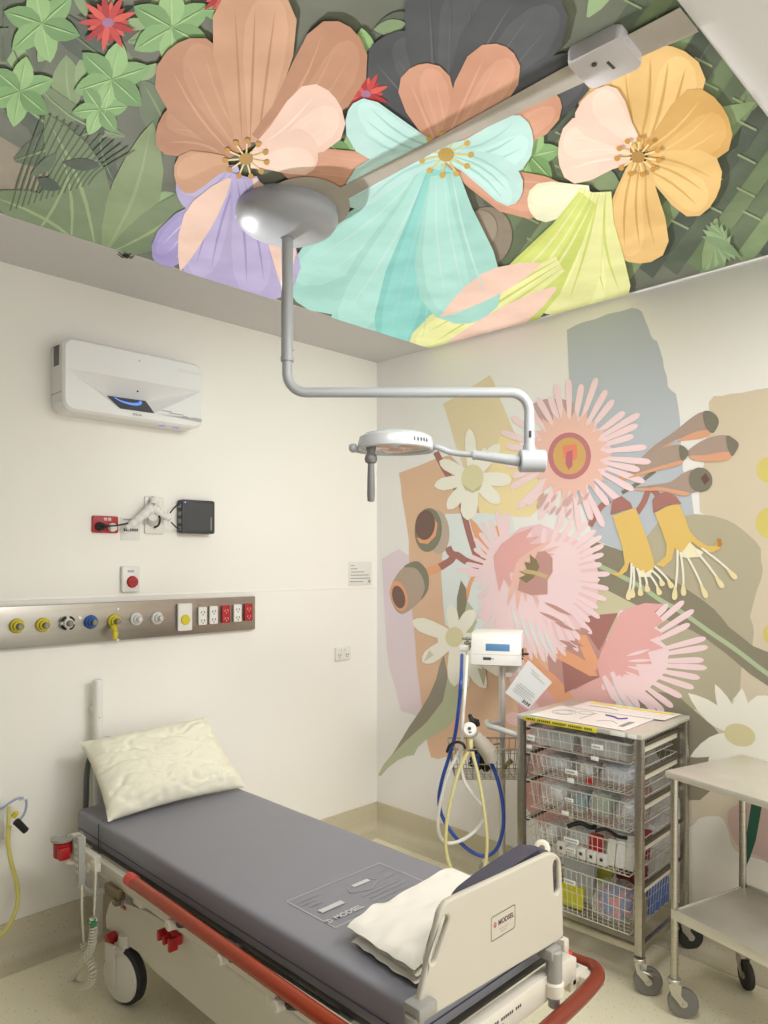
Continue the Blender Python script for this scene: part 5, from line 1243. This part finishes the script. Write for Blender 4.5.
# ================================================================== GAS MIXER ON ITS STAND
SX, SY, SD = -.20, -1.03, 3.36
sd = thing('equipment_stand', 'grey wheeled pole stand with wire basket beside the drawer rack', 'stand', (SX, SY, 0))
polem = mat('pole_alloy', (206, 204, 198), .35, .4)
obj('pole', B().cyl((SX, SY, .08), (SX, SY, 1.0705), .0155, seg=22), polem, sd)
bs_ = B().lathe([(0, .075), (.05, .075), (.05, .10), (.03, .115), (.0, .118)], Matrix.Translation((SX, SY, 0)), 24)
for k in range(5):
    a = math.radians(63 + 72 * k); d = Vector((math.cos(a), math.sin(a), 0)); c = Vector((SX, SY, 0))
    rr = .19 if d.x > .3 else .23
    if SX + d.x * rr > -.055: rr = (-.055 - SX) / d.x
    bs_.tube([c + d * .03 + Vector((0, 0, .09)), c + d * rr + Vector((0, 0, .085))], [.016, .012], 10)
obj('base', bs_, cream_plastic, sd)
for k in range(5):
    a = math.radians(63 + 72 * k); d = Vector((math.cos(a), math.sin(a), 0)); c = Vector((SX, SY, 0))
    rr = .19 if d.x > .3 else .23
    if SX + d.x * rr > -.055: rr = (-.055 - SX) / d.x
    p = c + d * rr
    cs = obj('caster', B().cyl(p + Vector((0, 0, .055)), p + Vector((0, 0, .085)), .016).box(p + Vector((0, 0, .052)), (.034, .05, .05), .014), mat('caster_grey', (168, 166, 160), .4), sd)
    obj('wheel', B().cyl(p + Vector((-.016, 0, .025)), p + Vector((.016, 0, .025)), .025, seg=20, bev=.003), tyre, cs)
obj('push_handle', B().tube(spl([at(487, 722, 3.30), at(489, 726, 3.24), at(496, 728, 3.20), at(508, 732, 3.17), at(519, 736, 3.16), at(530, 741, 3.17)], 5), .0125, 12).tube([at(489, 724, 3.27), at(499, 722, 3.35)], .011, 10), mat('handle_pale', (208, 208, 204), .35), sd)
# basket
bc = at(491, 755, 3.24); zt_, zb_ = .735, .60
def bp_(s, f, z): return Vector((bc.x, bc.y, 0)) + RIGHT * s + FWD * f + Vector((0, 0, z))
b = B(); hw, hd = .185, .10
for z, rr, e in ((zt_, .004, 0), (zb_, .003, .02), ((zt_ + zb_) / 2, .0018, .01)):
    b.tube([bp_(-hw + e, -hd + e, z), bp_(hw - e, -hd + e, z), bp_(hw - e, hd - e, z), bp_(-hw + e, hd - e, z)], rr, 6, closed=True)
for i in range(14):
    t_ = i / 13 * 2 - 1
    b.tube([bp_(t_ * hw, -hd, zt_), bp_(t_ * (hw - .02), -hd + .02, zb_), bp_(t_ * (hw - .02), hd - .02, zb_), bp_(t_ * hw, hd, zt_)], .0019, 5, caps=False)
for i in range(8):
    t_ = i / 7 * 2 - 1
    b.tube([bp_(-hw, t_ * hd, zt_), bp_(-hw + .02, t_ * (hd - .02), zb_), bp_(hw - .02, t_ * (hd - .02), zb_), bp_(hw, t_ * hd, zt_)], .0019, 5, caps=False)
b.tube([bp_(.02, hd, zt_ - .03), Vector((SX, SY, zt_ - .03))], .004, 6)
obj('wire_basket', b, mat('basket_steel', (168, 166, 156), .3, .85), sd)
# mixer unit
ur = -PI / 3
UC = at(496, 650, SD)
un = thing('gas_mixer', 'white boxy medical unit with blue display on top of the pole stand', 'medical device', (SX - .018, SY + .012, 1.072), ur)
uw, ud, uh = .225, .15, .155
prof = [(-.5 * ud, 0.006), (-.44 * ud, 0), (.5 * ud, 0), (.5 * ud, uh - .006), (.45 * ud, uh), (-.30 * ud, uh - .004), (-.42 * ud, uh - .016), (-.5 * ud, uh - .04), (-.5 * ud, .02)]
MX = Matrix(((0, 0, 1, -uw / 2), (1, 0, 0, 0), (0, 1, 0, 0), (0, 0, 0, 1)))
case = obj('case', B().prismb(prof, uw, .006, MX, seg=2), mat('unit_white', (232, 230, 224), .35, k=.95), un, world=False)
obj('display', B().box((.008, -ud / 2 - .0005, .086), (.108, .002, .032), .0006), mat('display_blue', (96, 142, 186), .3), un, world=False)
obj('front_label', B().box((-.040, -ud / 2 - .0005, .034), (.036, .0016, .013)).box((-.018, -ud / 2 - .0004, .034), (.016, .0012, .003)), ink, un, world=False)
obj('case_seam', B().box((0, -ud / 2 - .0002, .053), (uw - .012, .001, .0015)), mat('seam_pale', (190, 188, 182), .5), un, world=False)
b = B()
for k, z in enumerate((.115, .095, .078)): b.cyl((-uw / 2 + .002, -.02 + k * .012, z), (-uw / 2 - .05 + k * .008, -.02 + k * .012, z), .007, .006, 12).cyl((-uw / 2 - .02, -.02 + k * .012, z), (-uw / 2 - .032, -.02 + k * .012, z), .010, seg=12)
obj('gas_inlet', b, chrome, un, world=False)
obj('hose_block', B().box((-uw / 2 - .038, -.02, .075), (.05, .04, .028), .006).cyl((-uw / 2 - .038, -.02, .065), (-uw / 2 - .038, -.02, .035), .012), white_plastic, un, world=False)
obj('side_knob', B().cyl((uw / 2 - .002, -.03, .055), (uw / 2 + .03, -.03, .055), .006, .005, 12).box((uw / 2 + .003, -.03, .055), (.008, .03, .05), .003), dark_plastic, un, world=False)
obj('mount_plate', B().box((.05, .056, -.02), (.10, .01, .05), .003), white_plastic, un, world=False)
# tag
tg = thing('equipment_tag', 'grey printed tag hanging tilted from the right of the white medical unit', 'tag', tuple(at(524, 690, 3.10)))
TC = [at(528.5, 660, 3.12), at(552, 682.5, 3.10), at(528.5, 709, 3.06), at(505, 693, 3.08)]
nn = (TC[1] - TC[0]).cross(TC[3] - TC[0]).normalized()
b = B(); off = nn * .0012
b.add([p + off for p in TC] + [p - off for p in TC], [[0, 1, 2, 3], [7, 6, 5, 4]] + [[i, i + 4, (i + 1) % 4 + 4, (i + 1) % 4] for i in range(4)])
b.tube([TC[0].lerp(TC[2], .03), at(522, 657, 3.2), at(521, 654, 3.25)], .0022, 6)
obj('card', b, mat('tag_grey', (178, 178, 176), .35), tg)
b = B()
def tq(u, v): return TC[0].lerp(TC[1], u).lerp(TC[3].lerp(TC[2], u), v) - (nn * .0016 if nn.dot(-FWD) < 0 else nn * -.0016)
for v, u0, u1, h in ((.12, .25, .6, .015), (.18, .3, .85, .015), (.58, .2, .85, .015), (.64, .15, .9, .02), (.70, .15, .8, .015), (.76, .15, .9, .015), (.82, .15, .7, .015)):
    b.add([tq(u0, v), tq(u1, v), tq(u1, v + h), tq(u0, v + h)], [[0, 1, 2, 3]])
obj('lettering', b, pale_ink, tg)
b = B()
for k, (u0, u1) in enumerate(((.66, .72), (.74, .78), (.80, .86), (.88, .95))): b.add([tq(u0, .86), tq(u1, .86), tq(u1, .95), tq(u0, .95)], [[0, 1, 2, 3]])
obj('bar_marking', b, ink, tg)
# hoses
def HS(l, r, m, name, label, D, seg=10):
    P0 = [at(x, y, d) for (x, y, d) in [(q[0], q[1], q[2] if len(q) > 2 else D) for q in l]]
    return solo(name, B().tube(spl(P0, 8), r, seg), m, label, 'hose')
HS([(462, 655, 3.27), (461, 680), (459, 705), (455, 735), (449, 757), (442, 780), (439, 800), (443, 818), (456, 838), (472, 852), (486, 856), (497, 848), (503, 828), (503, 806), (499, 785), (494, 769, 3.1), (488, 759, 3.115), (482, 752, 3.118)], .008, mat('hose_blue', (44, 76, 160), .35), 'blue_hose', 'long blue hose looping down from the medical unit to the floor', 3.09)
HS([(467, 656, 3.20), (465, 690), (463, 715), (462, 740), (461, 762), (464, 780), (474, 796), (483, 808), (484, 818), (476, 830), (462, 840), (448, 843), (440, 836), (438, 820), (441, 800), (449, 772), (458, 754), (464, 745, 3.02)], .0072, mat('hose_white', (226, 224, 216), .35), 'white_hose', 'thin white hose crossing the blue hose below the basket', 3.04)
HS([(472, 752, 3.0), (478, 775), (484, 810), (487, 840), (485, 865), (477, 879), (465, 882), (453, 872), (446, 850), (447, 820), (453, 790), (460, 768), (468, 752, 3.0)], .0075, mat('hose_pale_yellow', (216, 208, 150), .35), 'yellow_hose', 'yellow hose hanging in a loop from the white disc valve', 3.0)
dv = thing('demand_valve', 'white round breathing valve with grey body at the front of the wire basket', 'valve', tuple(at(469.5, 744, 3.0)))
c = at(469.5, 729.5, 2.985); f2 = (EYE - c).normalized()
obj('disc', B().cyl(c + f2 * -.012, c + f2 * .014, .030, .028, 30, bev=.006), white_plastic, dv)
ring = B().cyl(c + f2 * .013 + Vector((0, 0, .004)), c + f2 * .0165 + Vector((0, 0, .004)), .007, seg=18); ring.box(c + f2 * .0155 + Vector((.002, -.002, -.010)), (.012, .012, .003))
obj('disc_mark', ring, ink, dv)
obj('grip', B().cyl(at(474, 735, 3.03), at(489, 752, 3.06), .026, .036, 24, bev=.004).cyl(at(489, 752, 3.06), at(492, 761, 3.06), .036, .03, 24), mat('body_grey', (176, 168, 156), .4), dv)
obj('mouthpiece', B().cyl(at(470, 739, 3.0), at(470.5, 748, 3.0), .013, .010, 14), mat('hose_pale_yellow', (216, 208, 150), .35), dv)
obj('connector', B().cyl(at(473, 723, 3.02), at(469.5, 714.5, 3.04), .013, .008, 12, bev=.002).cyl(at(471, 719, 3.03), at(478, 721, 3.05), .008, seg=10).box(at(477, 724, 3.05), (.02, .02, .02), .004), black, dv)
b = B()
rnd = random.Random(3)
for k in range(5):
    b.tube(spl([at(474 + rnd.uniform(-4, 12), 752 + rnd.uniform(-6, 14), 3.21 + rnd.uniform(-.03, .04)) for _ in range(7)], 5), .006, 7)
b.ball(at(478, 764, 3.20), .022, 0, 1, 1, 1.3).ball(at(486, 768, 3.21), .018, 0, 1.2, 1, .9)
solo('black_breathing_tube', b, black, 'tangled black tube lying in the wire basket of the stand', 'tube')
solo('blue_coupling', B().cyl(at(477, 755, 3.12), at(476, 768, 3.12), .014, .011, 14, bev=.003), mat('hose_blue', (44, 76, 160), .35), 'small blue coupling among the black tubes in the basket', 'coupling')
solo('brass_fitting', B().cyl(at(505, 766, 3.2), at(512, 760, 3.2), .008, .012, 12, bev=.002).ball(at(505, 767, 3.2), .010), mat('fitting_brass', (150, 130, 70), .4, .6), 'small brass coloured fitting at the right end of the stand basket', 'fitting')
solo('hose_strap', B().tube(spl([at(447, 752, 3.06), at(450, 745, 3.04), at(457, 742, 3.0), at(463, 744, 2.99), at(465, 748, 3.0)], 6), .006, 8), black, 'black strap gathering the hoses at the left of the basket', 'strap')
# ================================================================== LIGHT, WORLD, CAMERA
def area(name, loc, size, power, col=(1, .955, .88), rot=(0, 0, 0)):
    l = bpy.data.lights.new(name, 'AREA'); l.shape = 'RECTANGLE'; l.size, l.size_y = size; l.energy = power; l.color = col
    o = bpy.data.objects.new(name, l); COL.objects.link(o); o.location = loc; o.rotation_euler = rot; return o
LC_ = (1, .985, .955)
area('ceiling_panel_light', (-1.75, -2.5, 2.66), (.7, .4), 16, LC_)
area('ceiling_panel_light', (-.7, -3.2, 2.66), (1.0, .5), 30, LC_)
sl = bpy.data.lights.new('added_fill_spot', 'SPOT'); sl.energy = 145; sl.color = LC_; sl.spot_size = math.radians(74); sl.spot_blend = 1.0; sl.shadow_soft_size = .28  # added spot without a known fixture, brightens the room corner
so_ = bpy.data.objects.new('added_fill_spot', sl); COL.objects.link(so_); so_.location = (-1.1, -2.75, 2.64)
so_.rotation_euler = (Vector((-.35, 0, 1.35)) - so_.location).to_track_quat('-Z', 'Y').to_euler()
s2 = bpy.data.lights.new('added_fill_spot', 'SPOT'); s2.energy = 75; s2.color = LC_; s2.spot_size = math.radians(62); s2.spot_blend = 1.0; s2.shadow_soft_size = .28  # second added spot, lifts the lower right wall near the corner
so2 = bpy.data.objects.new('added_fill_spot', s2); COL.objects.link(so2); so2.location = (-2.6, -2.2, 2.64)
so2.rotation_euler = (Vector((0, -.55, .45)) - so2.location).to_track_quat('-Z', 'Y').to_euler()
# the projector's own beam: lights the picture rectangle on the ceiling evenly
pl_ = bpy.data.lights.new('projector_beam', 'POINT'); pl_.shadow_soft_size = .012; pl_.energy = 1.0
po = bpy.data.objects.new('projector_beam', pl_); COL.objects.link(po); po.location = (-1.54, -.158, 2.235)
pl_.use_nodes = True; lt = pl_.node_tree; em_ = lt.nodes['Emission']
tcn = lt.nodes.new('ShaderNodeTexCoord'); sx_ = lt.nodes.new('ShaderNodeSeparateXYZ'); lt.links.new(tcn.outputs['Normal'], sx_.inputs[0])
def mth(op, a, b=None):
    n_ = lt.nodes.new('ShaderNodeMath'); n_.operation = op
    for i_, v in enumerate((a, b)):
        if v is None: continue
        if isinstance(v, (int, float)): n_.inputs[i_].default_value = v
        else: lt.links.new(v, n_.inputs[i_])
    return n_.outputs[0]
hz = 2.7 - 2.235
dz = mth('MAXIMUM', sx_.outputs['Z'], .02)
gx = mth('MULTIPLY', mth('DIVIDE', sx_.outputs['X'], dz), hz); gy = mth('MULTIPLY', mth('DIVIDE', sx_.outputs['Y'], dz), hz)
up_ = mth('GREATER_THAN', sx_.outputs['Z'], .05)
mask = mth('MULTIPLY', up_, mth('MULTIPLY', mth('MULTIPLY', mth('GREATER_THAN', gx, -2.95 + 1.54), mth('LESS_THAN', gx, -.012 + 1.54)), mth('MULTIPLY', mth('GREATER_THAN', gy, -2.392 + .158), mth('LESS_THAN', gy, -.425 + .158))))
wt = mth('DIVIDE', mask, mth('POWER', dz, 3.0))
lt.links.new(mth('MULTIPLY', wt, 4.0), em_.inputs['Strength'])
w = bpy.data.worlds.new('room_beyond'); SC.world = w; w.use_nodes = True
w.node_tree.nodes['Background'].inputs['Color'].default_value = (1.0, .99, .965, 1); w.node_tree.nodes['Background'].inputs['Strength'].default_value = 1.7
cam = bpy.data.cameras.new('camera'); co = bpy.data.objects.new('camera', cam); COL.objects.link(co)
co.location = EYE; co.rotation_euler = (PI / 2, 0, -PI / 4)
cam.sensor_fit = 'AUTO'; cam.sensor_width = 36; cam.lens = FPX / 1024 * 36; cam.shift_y = (HORIZ - 512) / 1024
cam.clip_start = .02
SC.camera = co
vs_ = SC.view_settings
SC.display_settings.display_device = 'sRGB'
vs_.view_transform = 'Standard'; vs_.look = 'None'; vs_.exposure = 0.0; vs_.gamma = 1.0; vs_.use_curve_mapping = False
SC.cycles.max_bounces = 8; SC.cycles.diffuse_bounces = 4; SC.cycles.transparent_max_bounces = 24
SC.cycles.caustics_reflective = False; SC.cycles.caustics_refractive = False
SC.cycles.sample_clamp_indirect = 3.0
